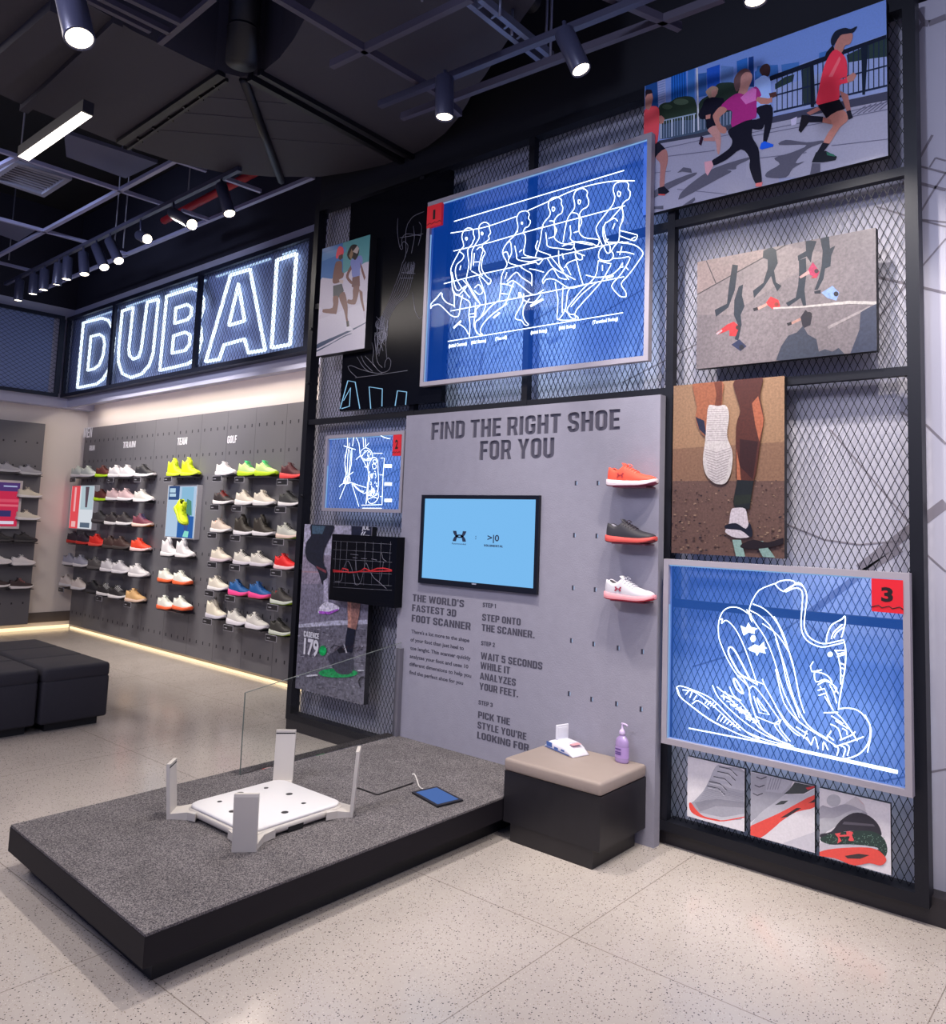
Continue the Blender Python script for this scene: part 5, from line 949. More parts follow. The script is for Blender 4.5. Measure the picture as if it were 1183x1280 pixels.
# ================================================================== PLATFORM AND SCANNER
def carpet_mat():
    m = bpy.data.materials.new('grey_carpet'); m.use_nodes = True; nt = m.node_tree; N = nt.nodes; L = nt.links; b = N['Principled BSDF']
    b.inputs['Roughness'].default_value = 0.95; b.inputs['Specular IOR Level'].default_value = 0.15
    tc = N.new('ShaderNodeTexCoord'); v = N.new('ShaderNodeTexNoise'); v.inputs['Scale'].default_value = 210; v.inputs['Detail'].default_value = 2; L.new(tc.outputs['Object'], v.inputs['Vector'])
    cr = N.new('ShaderNodeValToRGB'); cr.color_ramp.elements[0].position = .36; cr.color_ramp.elements[0].color = srgb(58, 56, 62); cr.color_ramp.elements[1].position = .68; cr.color_ramp.elements[1].color = srgb(138, 132, 134)
    L.new(v.outputs['Fac'], cr.inputs[0])
    n = N.new('ShaderNodeTexNoise'); n.inputs['Scale'].default_value = 5; n.inputs['Detail'].default_value = 5; L.new(tc.outputs['Object'], n.inputs['Vector'])
    mr = N.new('ShaderNodeMapRange'); mr.inputs[1].default_value = .35; mr.inputs[2].default_value = .7; mr.inputs[3].default_value = .88; mr.inputs[4].default_value = 1.16; L.new(n.outputs['Fac'], mr.inputs[0])
    s = N.new('ShaderNodeVectorMath'); s.operation = 'SCALE'; L.new(cr.outputs[0], s.inputs[0]); L.new(mr.outputs[0], s.inputs['Scale']); L.new(s.outputs[0], b.inputs['Base Color'])
    bp = N.new('ShaderNodeBump'); bp.inputs['Strength'].default_value = .5; bp.inputs['Distance'].default_value = .003; L.new(v.outputs['Fac'], bp.inputs['Height']); L.new(bp.outputs['Normal'], b.inputs['Normal'])
    return m
lam = mat('black_laminate', (26, 23, 30), 0.6, noise=.1, nscale=8, spec=.2)
pf = thing('platform', (-3.36, 2.55, 0), 'low black platform with a speckled grey carpet top in front of the grey board', 'platform')
YE = YP-.004
q = [(-4.040, 1.490), (-2.697, 1.430), (-2.697, YE), (-4.040, YE)]
MB().prism([(x, y, .092) for x, y in q], (0, 0, .100)).build('deck', lam, pf)
MB().prism([(x, y, .1925) for x, y in [(-4.038, 1.492), (-2.699, 1.432), (-2.699, YE), (-4.038, YE)]], (0, 0, .0095)).build('carpet_top', carpet_mat(), pf)
MB().prism([(x, y, 0) for x, y in [(-3.985, 1.565), (-2.775, 1.505), (-2.775, YE), (-3.985, YE)]], (0, 0, .092)).build('plinth', mat('black_plinth', (26, 25, 30), .5), pf)
ZT = .202
white = mat('white_plastic', (226, 224, 228), .38)
silver = mat('scanner_grey', (206, 200, 196), .4, metal=.1)
fs = thing('foot_scanner', (-3.33, 2.31, ZT), 'white square foot scanner with four upright arms standing on the carpeted platform', 'scanner')
c0 = Vector((-3.345, 2.315, 0))
def rsq(h, r, z, n=5):
    out = []
    for q_, (sx, sy) in enumerate(((1, 1), (-1, 1), (-1, -1), (1, -1))):
        for k in range(n+1):
            a = q_*pi/2+k*(pi/2)/n; out.append(Vector((c0.x+sx*(h-r)+r*cos(a), c0.y+sy*(h-r)+r*sin(a), z)))
    return out
b_ = MB(); b_.loft([rsq(.255, .06, ZT+.012), rsq(.262, .06, ZT+.020), rsq(.262, .06, ZT+.036), rsq(.256, .06, ZT+.042)], 0, True); b_.build('base', silver, fs)
b_ = MB(); b_.loft([rsq(.248, .055, ZT+.0405), rsq(.252, .055, ZT+.044), rsq(.252, .055, ZT+.052), rsq(.246, .055, ZT+.056)], 0, True)
b_.build('standing_plate', white, fs)
hl = MB()
for x, y, r_ in ((-3.541, 2.302, .016), (-3.518, 2.429, .011), (-3.364, 2.455, .016), (-3.21, 2.426, .011), (-3.507, 2.174, .011), (-3.352, 2.145, .016), (-3.174, 2.298, .016)): hl.lathe([(r_, 0), (r_, .0008)], (x, y, ZT+.0562), 20)
hl.build('sensor_hole', mat('sensor_dark', (52, 50, 56), .4), fs)
MB().box(c0.x+.20, c0.x+.2635, c0.y-.06, c0.y+.02, ZT+.004, ZT+.026).build('cable_slot', mat('black_rubber', (20, 20, 24), .6), fs)
for sx, sy, top, nm in ((1, -1, .4405, ''), (-1, -1, .446, ''), (-1, 1, .476, ''), (1, 1, .500, '')):
    d = Vector((sx, sy, 0)).normalized(); s_ = Vector((-d.y, d.x, 0)); rad = .428 if sx > 0 or sy < 0 else .435
    if sx > 0 and sy > 0: rad = .405
    arm = thing('arm', (0, 0, 0), None, None); arm.parent = fs; arm.location = Vector((0, 0, 0))
    a = MB(); w0, w1 = .075, .050
    # foot of the arm
    a.loft([[c0+d*rr+s_*(sg*ww)+Vector((0, 0, z)) for sg, z in ((-1, zb), (1, zb), (1, zt), (-1, zt))] for rr, ww, zb, zt in ((.29, .10, ZT+.006, ZT+.040), (.335, .060, ZT+.0005, ZT+.034), (rad-.030, w1, ZT+.0005, ZT+.026), (rad-.012, w1, ZT+.0005, ZT+.025))], 0, False)
    # upright plate, leaning outwards a little, rounded top
    prof = [(rad-.016, ZT+.0005, 0), (rad+.002, top-.012, 0), (rad+.000, top, 0)]
    a.loft([[c0+d*(rr+dd)+s_*(sg*w1)+Vector((0, 0, z)) for sg, dd in ((-1, 0), (1, 0), (1, .016), (-1, .016))] for rr, z, _ in prof], 0, False)
    arm_o = a.build('upright', silver, arm)
    a = MB(); a.bar(c0+d*(rad+.0025)+s_*(-w1*.98)+Vector((0, 0, top-.016)), c0+d*(rad+.0025)+s_*(w1*.98)+Vector((0, 0, top-.016)), .003, .006); a.build('camera_slit', mat('black_rubber', (20, 20, 24), .6), arm)
# tablet, its white lead and the black cable cover
P0, P1, P2, P3 = (Vector(p) for p in ((-3.067, 2.985, ZT), (-3.038, 3.135, ZT), (-2.798, 3.080, ZT), (-2.827, 2.928, ZT)))
tb = thing('tablet', ((P0+P2)/2), 'black tablet with a blue screen lying on the carpeted platform', 'tablet')
def quad_in(P, k, z): c = sum(P, Vector((0, 0, 0)))/4; return [c+(p-c)*k+Vector((0, 0, z)) for p in P]
PP = [P0, P3, P2, P1]
MB().prism(quad_in(PP, 1, .0005), (0, 0, .009)).build('case', mat('tablet_black', (22, 22, 30), .35), tb)
c = sum(PP, Vector((0, 0, 0)))/4; ax = (P3-P0); ay = (P1-P0)
S = [c+ax*(sx*.42)+ay*(sy*.41)+Vector((0, 0, .0098)) for sx, sy in ((-1, -1), (1, -1), (1, 1), (-1, 1))]
MB().prism(S, (0, 0, .0006)).build('screen', glow('tablet_blue', (88, 122, 190), .8), tb)
a_0 = (P0*.45+P1*.55)
pts = [atZ(*crop(6.96, 430, 950)(*p), ZT+.004) for p in ((595, 120), (612, 122), (628, 150), (640, 185), (652, 222), (672, 245), (688, 250))]
pts[0].z = ZT-.0; 
tag(MB().tube(spline(pts, 4), .0032, 6).build('charging_cable', mat('cable_white', (220, 216, 214), .5), origin=pts[3]), 'white charging lead curling up from the tablet on the platform', 'cable')
pts = [atZ(*crop(6.96, 430, 950)(*p), ZT+.003) for p in ((110, 240), (285, 300), (300, 300), (590, 205), (600, 196))]
tag(MB().tube(pts, .0045, 6).build('cable_cover', mat('cable_black', (36, 32, 36), .6), origin=pts[1]), 'thin black bent cable strip lying on the carpet between scanner and tablet', 'cable')

# glass barrier at the left edge of the platform
def glass_mat():
    m = bpy.data.materials.new('clear_glass'); m.use_nodes = True; nt = m.node_tree; nt.nodes.clear(); L = nt.links
    t = nt.nodes.new('ShaderNodeBsdfTransparent'); t.inputs[0].default_value = (.97, .985, .98, 1); g = nt.nodes.new('ShaderNodeBsdfGlossy'); g.inputs['Roughness'].default_value = .02
    f = nt.nodes.new('ShaderNodeFresnel'); f.inputs[0].default_value = 1.25; mx = nt.nodes.new('ShaderNodeMixShader'); o = nt.nodes.new('ShaderNodeOutputMaterial')
    L.new(f.outputs[0], mx.inputs[0]); L.new(t.outputs[0], mx.inputs[1]); L.new(g.outputs[0], mx.inputs[2]); L.new(mx.outputs[0], o.inputs[0]); return m
gx = -3.945; pa = atX(302, 961, gx); pb = atX(306.5, 866, gx); pc = atX(470, 813.5, gx)
ye = YP-.004; slope = (pc.z-pb.z)/(pc.y-pb.y); zt = pb.z+slope*(ye-pb.y)
gl = thing('glass_barrier', (gx, (pb.y+ye)/2, ZT), 'clear glass barrier with a sloping top along the left edge of the platform', 'glass barrier')
prof = [(pb.y, ZT+.0005), (ye, ZT+.0005), (ye, zt), (pb.y, pb.z)]
MB().prism([(gx-.004, y, z) for y, z in prof], (.008, 0, 0)).build('glass_pane', glass_mat(), gl)
e = MB(); ge = mat('glass_edge', (92, 104, 102), .3); e.bar((gx, pb.y, ZT), (gx, pb.y, pb.z), .006, .003, up=(0, 1, 0)); e.build('pane_edge', ge, gl)
e = MB(); e.bar((gx, pb.y, pb.z), (gx, ye, zt), .006, .003); e.build('pane_edge', mat('glass_edge_light', (112, 118, 118), .25), gl)
pt = atY(497, 809, ye); MB().box(gx-.014, gx+.024, ye-.028, ye-.0005, ZT, pt.z).build('wall_channel', mat('channel_grey', (122, 120, 132), .4, metal=.4), gl)

# ================================================================== OTTOMAN AND WHAT STANDS ON IT
ot = thing('ottoman', (-2.41, 3.48, 0), 'black box stool with a padded taupe seat in front of the grey board', 'stool')
ox0, ox1, oy0, oy1 = -2.690, -2.106, 3.268, YP-.004
ob = mat('black_oak', (30, 28, 34), .4, noise=.25, nscale=14)
MB().box(ox0, ox1, oy0, oy1, .088, .337).build('body', ob, ot)
MB().box(ox0+.045, ox1-.042, oy0+.004, oy1-.03, 0, .088).build('plinth', mat('black_oak_plinth', (34, 31, 35), .45, noise=.2, nscale=14), ot)
s_ = MB().bev(ox0-.004, ox1+.004, oy0-.006, oy1+.000, .3375, .400, .016)
s_.build('seat', mat('taupe_leather', (150, 136, 130), .55, noise=.05, nscale=12, bump=.08, bscale=300), ot)
wz = .4005
wp = thing('wipes_pack', (-2.535, 3.588, wz), 'white and blue soft pack of wet wipes with its lid open on the stool', 'wipes', rz=R(-17))
def pillow(x0, x1, y0, y1, z0, z1, n=14):
    mb = MB(); rings = []
    for i in range(n+1):
        t = i/n; x = x0+(x1-x0)*t; e_ = (1-abs(2*t-1)**3.5); h = .006+(z1-z0-.006)*e_; wd = 1-.05*(1-e_)
        ym, yh = (y0+y1)/2, (y1-y0)/2*wd
        rings.append([Vector((x, ym+yh*a, z0+h*b)) for a, b in ((-1, .18), (-.94, 0), (0, 0), (.94, 0), (1, .18), (1.0, .55), (.8, .95), (0, 1.0), (-.8, .95), (-1.0, .55))])
    return mb.loft(rings, 0, True)
pillow(-.125, .125, -.058, .058, 0, .052).build('pack', mat('wipes_white', (226, 224, 236), .4), wp, local=True)
b_ = MB()
for x0, x1, za, zb in ((-.098, -.048, .012, .036), (-.03, .005, .010, .022), (.03, .06, .014, .024), (-.11, .10, .004, .009)): b_.add([(x0, -.0592, za), (x1, -.0592, za), (x1, -.0592, zb), (x0, -.0592, zb)], [(0, 1, 2, 3)])
b_.build('blue_print', mat('wipes_blue', (70, 104, 176), .4), wp, local=True)
b_ = MB(); b_.add([(.06, -.03, .0525), (.095, -.03, .0515), (.095, .03, .0515), (.06, .03, .0525)], [(0, 1, 2, 3)]); b_.build('red_print', mat('wipes_pink', (206, 150, 160), .4), wp, local=True)
b_ = MB(); b_.bev(-.052, .045, -.032, .035, .047, .055, .004); b_.build('lid_rim', mat('lid_white', (220, 220, 232), .3), wp, local=True)
b_ = MB(); b_.bev(-.044, -.036, -.042, .042, .052, .128, .012); b_.bev(-.0375, -.0345, -.030, .030, .066, .114, .010)
b_.build('lid', mat('lid_white', (220, 220, 232), .3), wp, local=True)
bx = Vector((-2.213, 3.625, wz))
sn = thing('sanitizer_bottle', bx, 'lilac hand sanitizer pump bottle standing on the right back corner of the stool', 'bottle', rz=R(-8)); sn.scale = (1.1, 1.1, 1.1)
lil = bpy.data.materials.new('lilac_gel'); lil.use_nodes = True; pb_ = lil.node_tree.nodes['Principled BSDF']; pb_.inputs['Base Color'].default_value = srgb(196, 168, 226); pb_.inputs['Roughness'].default_value = .12; pb_.inputs['Transmission Weight'].default_value = .35
def oval(rx, ry, z, n=20): return [Vector((rx*cos(2*pi*k/n), ry*sin(2*pi*k/n), z)) for k in range(n)]
b_ = MB(); b_.loft([oval(*r) for r in ((.034, .022, 0), (.037, .024, .004), (.037, .024, .012), (.036, .023, .075), (.035, .022, .092), (.028, .019, .106), (.016, .014, .116), (.012, .012, .120), (.012, .012, .126))], 0, True); b_.build('bottle', lil, sn, local=True)
b_ = MB(); b_.loft([oval(*r) for r in ((.0375, .0243, .022), (.0368, .0237, .070))], 0, True, cap=False); b_.build('label', mat('lilac_label', (176, 146, 206), .35), sn, local=True)
b_ = MB(); b_.loft([oval(r, r, z) for r, z in ((.0135, .124), (.0145, .127), (.0145, .138), (.011, .143), (.0055, .150), (.0045, .166), (.0045, .170))], 0, True); b_.tube([(-.006, 0, .172), (.008, 0, .173), (.024, -.002, .172), (.032, -.003, .167)], .0042, 8); b_.build('pump', mat('pump_lilac', (206, 186, 226), .3), sn, local=True)
b_ = MB(); 
for z in (.058, .044, .036): b_.add([(-.020, -.0246, z), (.014, -.0246, z), (.014, -.0246, z+.006), (-.020, -.0246, z+.006)], [(0, 1, 2, 3)])
b_.build('print', mat('print_violet', (96, 70, 140), .4), sn, local=True)

# ================================================================== SHOE WALL
gpan = mat('grey_pegboard', (106, 105, 112), .55, noise=.04, nscale=3)
hole = mat('peg_hole', (46, 44, 52), .8); tagk = mat('price_black', (36, 35, 42), .5); tagw = mat('price_edge', (168, 166, 178), .5)
sh_m = mat('shelf_grey', (64, 63, 70), .4)
sw = thing('shoe_display_wall', SW(-2.0, 0, 0), 'long grey pegboard wall of sneakers below the glowing city name sign', 'shoe display', rz=PH)
seams = [-5.1, -4.68, -4.13, -3.58, -3.03, -2.48, -1.93, -1.38, -.83, -.28, .27, .82, 1.22]
ZB, ZTOP = .055, 2.69
rowsz = [2.505, 2.232]+[1.972, 1.700, 1.425, 1.150, .880, .610]+[.22]
for a, b in zip(seams, seams[1:]):
    m_ = MB(); sbox(m_, a+.002, b-.002, .0, .03, ZB, ZTOP)
    n_ = max(1, round((b-a)/.1375))
    for z in rowsz:
        for k in range(n_):
            u = a+(k+.5)*(b-a)/n_; sbox(m_, u-.008, u+.008, -.0015, .0005, z-.017, z+.017, 1)
    m_.build('pegboard_panel', [gpan, hole], sw)
ws = mat('sign_white', (222, 220, 228), .5, emit=.12)
def wall_sign(text, px0, py0, px1, py1, name='category_sign'):
    (u0, z1), (u1, z0) = atS(px0, py0, 0), atS(px1, py1, 0)
    m_ = MB(); put_caps(m_, text, u0, z0, u1-u0, z1-z0, lambda u, z: SW(u, -.003, z)); m_.build(name, ws, sw)
wall_sign('MEN', 105.5, 535, 115, 546.5); wall_sign('RUN', 112.5, 557, 118.5, 563); wall_sign('TRAIN', 154.5, 552.5, 169.5, 559); wall_sign('TEAM', 222.5, 547.5, 234, 555.5); wall_sign('GOLF', 285, 545, 296, 553.5)
WH = (226, 222, 226); CR_ = (222, 212, 200); BK = (38, 37, 44); GY = (176, 174, 184); RD = (232, 48, 40); YL = (206, 226, 20); PK = (206, 176, 180)
def st(u, s, o=None, lc=None, tg=None, kind='low', li=None, nm=''): return dict(upper=u, sole=s, outsole=o, lace=lc, tongue=tg, kind=kind, lining=li, nm=nm)
white_s = st(WH, WH, (150, 146, 156), nm='white'); grey_s = st(GY, WH, nm='light grey'); black_s = st(BK, WH, nm='black and white'); allblk = st(BK, (54, 52, 58), nm='black')
COLS = {'A': 'column beside the corner', 'B': 'second column from corner', 'C': 'third column from corner', 'D': 'fourth column from corner', 'E': 'yellow poster column', 'F': 'column right of yellow poster', 'G': 'double column under GOLF', 'H': 'column touching the mesh frame'}
ROWN = ['top row', 'second row', 'third row', 'fourth row', 'fifth row', 'bottom row']
def row(r, c, pts, styles): return (r, c, pts, styles)
X1 = crop(9.1, 70, 520); X2 = crop(9.1, 70, 650)
green_b = st((92, 42, 40), (176, 220, 30), nm='dark red and lime'); oran = st((236, 236, 228), (240, 104, 60), (240, 104, 60), li=(120, 30, 30), nm='cream and orange')
S_ = [
 (0, 'A', [(99.7, 597), (111.8, 597)], st((200, 208, 204), WH, nm='pale grey')), (0, 'B', [(131, 597)], green_b), (0, 'C', [(147.5, 597), (161.2, 597)], white_s), (0, 'D', [(181.5, 596.4)], black_s),
 (1, 'B', [(129.3, 626.6)], green_b), (1, 'C', [(144.7, 626), (159.6, 626.4)], st(PK, WH, nm='dusty pink')), (1, 'D', [(179.9, 628)], st((214, 210, 206), WH, BK, nm='off white')),
 (2, 'B', [(126.6, 653.5)], st((70, 68, 72), (80, 76, 80), nm='charcoal')), (2, 'C', [(143, 656.3), (158, 656.8)], st((60, 54, 58), WH, nm='charcoal and white')), (2, 'D', [(178.2, 658.7)], st((120, 60, 76), (230, 200, 190), (190, 110, 40), (70, 80, 130), nm='red and violet')),
 (3, 'A', [(94.7, 679), (106.8, 680.8)], st((52, 42, 56), (206, 52, 46), nm='dark violet and red')), (3, 'B', [(122.7, 683)], st(RD, (236, 80, 70), nm='bright red')), (3, 'C', [(140.3, 685.7), (153.5, 686.8)], st((72, 50, 48), (66, 58, 58), nm='dark brown')), (3, 'D', [(176, 689.3)], st((236, 70, 44), (236, 200, 200), nm='orange red')),
 (4, 'A', [(89.2, 706.6), (103, 708.8)], st((170, 170, 188), WH, nm='blue grey')), (4, 'B', [(121, 711.8)], st((84, 80, 82), (90, 86, 88), lc=(160, 156, 160), nm='grey camouflage')), (4, 'C', [(137.6, 714.8), (152.4, 717)], st((206, 202, 210), (216, 212, 220), nm='pale grey')), (4, 'D', [(173.8, 721.4)], white_s),
 (5, 'A', [(85.4, 733), (100.2, 737.4)], st((226, 214, 210), WH, nm='cream white')), (5, 'B', [(118.4, 741.2)], allblk), (5, 'C', [(133.2, 744.7), (148, 748)], st((44, 42, 46), (222, 218, 222), lc=(220, 220, 224), nm='black')), (5, 'D', [(169.5, 752.7)], st((222, 178, 124), (226, 196, 178), nm='tan')),
 (0, 'E', [(220.3, 596), (238.2, 595.6)], st(YL, (190, 206, 40), (60, 60, 60), li=(30, 30, 30), kind='high', nm='bright yellow')),
 (3, 'E', [(212.8, 695.5), (231.4, 697.2)], st(WH, WH, kind='high', nm='white')), (4, 'E', [(209, 727.8), (228.1, 730.9)], oran), (5, 'E', [(207.9, 761.7), (228.1, 762.6)], oran),
 (0, 'F', [(282.5, 595)], white_s), (1, 'F', [(279.7, 630.9)], st((52, 44, 46), WH, lc=(180, 40, 40), li=(190, 50, 50), nm='black and red')), (2, 'F', [(276.4, 666)], st((206, 190, 180), WH, li=(230, 90, 50), nm='beige')), (3, 'F', [(276.4, 702.7)], st(CR_, (206, 190, 200), nm='cream')), (4, 'F', [(273.1, 738.4)], st((226, 218, 206), WH, (60, 50, 90), nm='white and violet')), (5, 'F', [(270.4, 773.3)], st((228, 220, 204), (200, 196, 210), kind='high', nm='off white')),
 (0, 'G', [(311, 595.7), (333, 595.7)], st((200, 226, 150), (178, 214, 30), lc=(60, 190, 110), tg=(60, 200, 120), li=(110, 60, 120), kind='chunky', nm='lime and green')), (1, 'G', [(307.7, 632), (330.8, 632.7)], st(CR_, WH, kind='chunky', nm='white')), (2, 'G', [(306, 669.3), (330.3, 670.4)], st((56, 50, 46), (222, 218, 226), kind='high', nm='dark brown')), (3, 'G', [(305.5, 706.3), (327, 708.5)], st((218, 212, 206), (206, 200, 212), (60, 56, 66), BK, nm='white and black')), (4, 'G', [(299.5, 744.7), (325.3, 748)], st((30, 92, 160), (252, 74, 150), (240, 120, 110), li=(30, 30, 50), kind='chunky', nm='blue and pink')), (5, 'G', [(297.3, 781.5), (321.5, 786.5)], st((222, 218, 214), (226, 222, 232), lc=(180, 176, 176), kind='chunky', nm='white')),
 (0, 'H', [(365.4, 599)], st((80, 30, 40), (240, 70, 72), kind='chunky', nm='red and black')), (1, 'H', [(363.2, 633.4)], st((60, 60, 62), WH, BK, nm='charcoal')), (2, 'H', [(360.5, 673.7)], st((200, 200, 192), (226, 200, 190), (170, 200, 90), lc=(50, 48, 50), nm='pale grey')), (3, 'H', [(357.7, 712.3)], st((236, 36, 40), (240, 200, 206), nm='bright red')), (4, 'H', [(353.4, 755.7)], st((66, 62, 62), (206, 212, 200), (170, 210, 30), li=(150, 40, 50), nm='black and lime')), (5, 'H', [(351.7, 794)], st((58, 56, 54), (206, 212, 200), (180, 214, 60), nm='black and lime'))]
for r, c, pts, sty in S_:
    uz = [atS(px, py, -.075) for px, py in pts]
    sty = dict(sty); nm = sty.pop('nm')
    for i, (u, z) in enumerate(uz):
        side = '' if len(uz) == 1 else (', left one' if i == 0 else ', right one')
        lab = '%s sneaker, long shoe wall, %s, %s%s' % (nm, ROWN[r], COLS[c], side)
        far = c in 'ABCD'
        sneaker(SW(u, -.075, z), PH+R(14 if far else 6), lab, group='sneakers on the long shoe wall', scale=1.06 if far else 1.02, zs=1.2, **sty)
    u0 = min(u for u, z in uz)-.12; u1 = max(u for u, z in uz)+.13; z = sum(z for u, z in uz)/len(uz); zz = min(z for u, z in uz)
    m_ = MB(); sbox(m_, u0, u1, -.125, -.0005, zz-.010, zz-.002); sf = m_.build('shoe_shelf', sh_m, sw)
    if c in 'FGH' or (c in 'ACD' and r in (0, 5)) or (c == 'E' and r == 0):
        m_ = MB(); ua = u0-.04; sbox(m_, ua, ua+.17, -.135, -.128, zz-.055, zz-.005, 0); sbox(m_, ua-.004, ua+.174, -.1345, -.1285, zz-.059, zz-.001, 1); sbox(m_, ua+.02, ua+.07, -.1355, -.135, zz-.036, zz-.028, 1); m_.build('price_tag', [tagk, tagw], sf)
# lit poster boxes
def poster(q, d, th, label, art, base):
    u0, z1 = q[0]; u1, z0 = q[1]
    t = thing('lit_poster', SW((u0+u1)/2, 0, z0), label, 'lit poster', rz=PH)
    m_ = MB(); sbox(m_, u0, u1, -d, -.0005, z0, z1); m_.build('poster_box', mat('poster_box_grey', (178, 176, 184), .5), t)
    g = MB(); W_, H_ = u1-u0, z1-z0
    m_ = MB(); sbox(m_, u0+.015, u1-.015, -d-.002, -d-.0005, z0+.015, z1-.015); m_.build('poster_face', glow('poster_face_%d_%d_%d' % base, base, .85), t)
    k = 0
    for cc, pts in art:
        k += 1; mm_ = MB(); mm_.poly([SW(u0+W_*a, -d-.0022-.0002*k, z0+H_*b) for a, b in pts]); mm_.build('poster_print', glow('poster_%d_%d_%d' % cc, cc, .85), t)
    return t
bx4 = lambda a, b, c, d: [(a, c), (b, c), (b, d), (a, d)]
(ua, za), (ub, zb) = atS(210.5, 606.5, -.06), atS(242.5, 674.5, -.06)
poster(((ua, za), (ub, zb)), .06, .06, 'lit blue poster box with a yellow shoe in front, on the long shoe wall', [((60, 88, 140), bx4(.05, .42, .72, .98)), ((196, 226, 246), bx4(.08, .28, .86, .94)), ((196, 226, 246), bx4(.08, .30, .78, .84)), ((52, 104, 180), bx4(.42, .95, .02, .42)), ((150, 200, 232), bx4(.50, .90, .42, .96)), ((90, 150, 130), [(.62, .44), (.88, .44), (.84, .70), (.70, .74)]), ((70, 90, 160), [(.66, .14), (.76, .14), (.82, .44), (.60, .44)]), ((150, 236, 220), [(.62, .04), (.80, .03), (.82, .14), (.68, .15)])], (190, 216, 244))
uY, zY = atS(224, 644, -.15)
o = sneaker(SW(uY, -.135, zY-.02), PH, 'bright yellow sneaker mounted toe down on the lit blue poster', YL, (180, 200, 40), (90, 110, 20), kind='high', lining=(30, 30, 30), scale=1.0); o.rotation_euler = (0, R(42), PH)
m_ = MB(); sbox(m_, uY-.03, uY+.03, -.135, -.066, zY-.005, zY+.015); m_.build('shoe_mount', sh_m, bpy.data.objects['lit_poster'])
(ua, za), (ub, zb) = atS(90, 606.5, -.06), atS(114.5, 663, -.06)
poster(((ua, za), (ub, zb)), .06, .06, 'lit red and white poster box with a running leg, near the corner', [((236, 84, 92), bx4(.03, .40, .02, .98)), ((250, 190, 190), bx4(.12, .30, .05, .18)), ((250, 180, 186), bx4(.16, .24, .40, .95)), ((186, 206, 216), bx4(.46, .97, .45, .98)), ((96, 80, 92), [(.66, .50), (.74, .50), (.78, .96), (.62, .96)]), ((96, 110, 130), bx4(.50, .90, .05, .16))], (226, 232, 240))

# left shoe wall
lw = thing('shoe_display_wall', SW(-5.2, -2.0, 0), 'grey pegboard wall of single sneakers at the far left, beside the white corner', 'shoe display', rz=PH)
for a, b in ((-4.1, -3.2), (-3.2, -2.3), (-2.3, -1.4), (-1.4, -.48)):
    m_ = MB(); sbox(m_, -5.20, -5.15, a+.002, b-.002, .085, 2.70)
    for z in (2.44, 2.13, .36):
        for k in range(7): v = a+.06+k*.13; sbox(m_, -5.1505, -5.1485, v-.009, v+.009, z-.012, z+.012, 1)
    m_.build('pegboard_panel', [gpan, hole], lw)
LW = [(0, 10, 590.5, st((160, 160, 172), (180, 180, 190), nm='silver grey')), (0, 37, 594, st((160, 160, 172), (180, 180, 190), nm='silver grey')), (1, 36.5, 622.5, st((220, 212, 196), WH, nm='cream')), (2, 34.5, 650.5, st((222, 214, 200), WH, nm='cream')), (3, 1, 677.6, allblk), (3, 31, 678.5, allblk), (4, -1.5, 705.5, white_s), (4, 28.5, 707, white_s), (5, -4, 734.5, st((60, 46, 50), WH, nm='black and pink')), (5, 25.5, 736, st((60, 46, 50), WH, lc=(190, 120, 120), nm='black and pink'))]
for r, px, py, sty in LW:
    v, z = atT(px, py, -5.075); sty = dict(sty); nm = sty.pop('nm')
    edge = px < 15
    sneaker(SW(-5.075, v, z), PH+R(90), '%s sneaker, far left shoe wall, %s%s' % (nm, ROWN[r], ', at the picture edge' if edge else ', beside the white corner'), group='sneakers on the far left shoe wall', scale=.95, zs=1.12, **sty)
    m_ = MB(); sbox(m_, -5.1495, -5.03, v-.14, v+.14, z-.010, z-.002); m_.build('shoe_shelf', sh_m, lw)
(va, za), (vb, zb) = atT(-12, 599, -5.09), atT(23.5, 661, -5.09)
t = thing('lit_poster', SW(-5.09, (va+vb)/2, zb), 'lit red and violet poster in a white frame on the far left shoe wall', 'lit poster', rz=PH)
m_ = MB(); sbox(m_, -5.1495, -5.09, va, vb, zb, za); m_.build('poster_box', mat('poster_box_white', (216, 206, 210), .5), t)
m_ = MB(); sbox(m_, -5.0898, -5.088, va+.03, vb-.03, zb+.03, za-.03); m_.build('poster_face', glow('poster_red', (206, 50, 84), .8), t)
for i, (cc, a, b, c_, d_) in enumerate((((84, 60, 120), 0, 1, .80, 1), ((226, 84, 110), .2, 1, .55, .62), ((232, 110, 130), .3, 1, .45, .50), ((60, 56, 110), .3, .75, .22, .36), ((230, 220, 240), .2, .88, .05, .12), ((180, 190, 230), .4, .9, .90, .93))):
    m_ = MB(); va_, vb_, za_, zb_ = va+.03+(vb-va-.06)*a, va+.03+(vb-va-.06)*b, zb+.03+(za-zb-.06)*c_, zb+.03+(za-zb-.06)*d_
    sbox(m_, -5.088, -5.0875+.0003*i, va_, vb_, za_, zb_); m_.build('poster_print', glow('poster_%d_%d_%d' % cc, cc, .8), t)

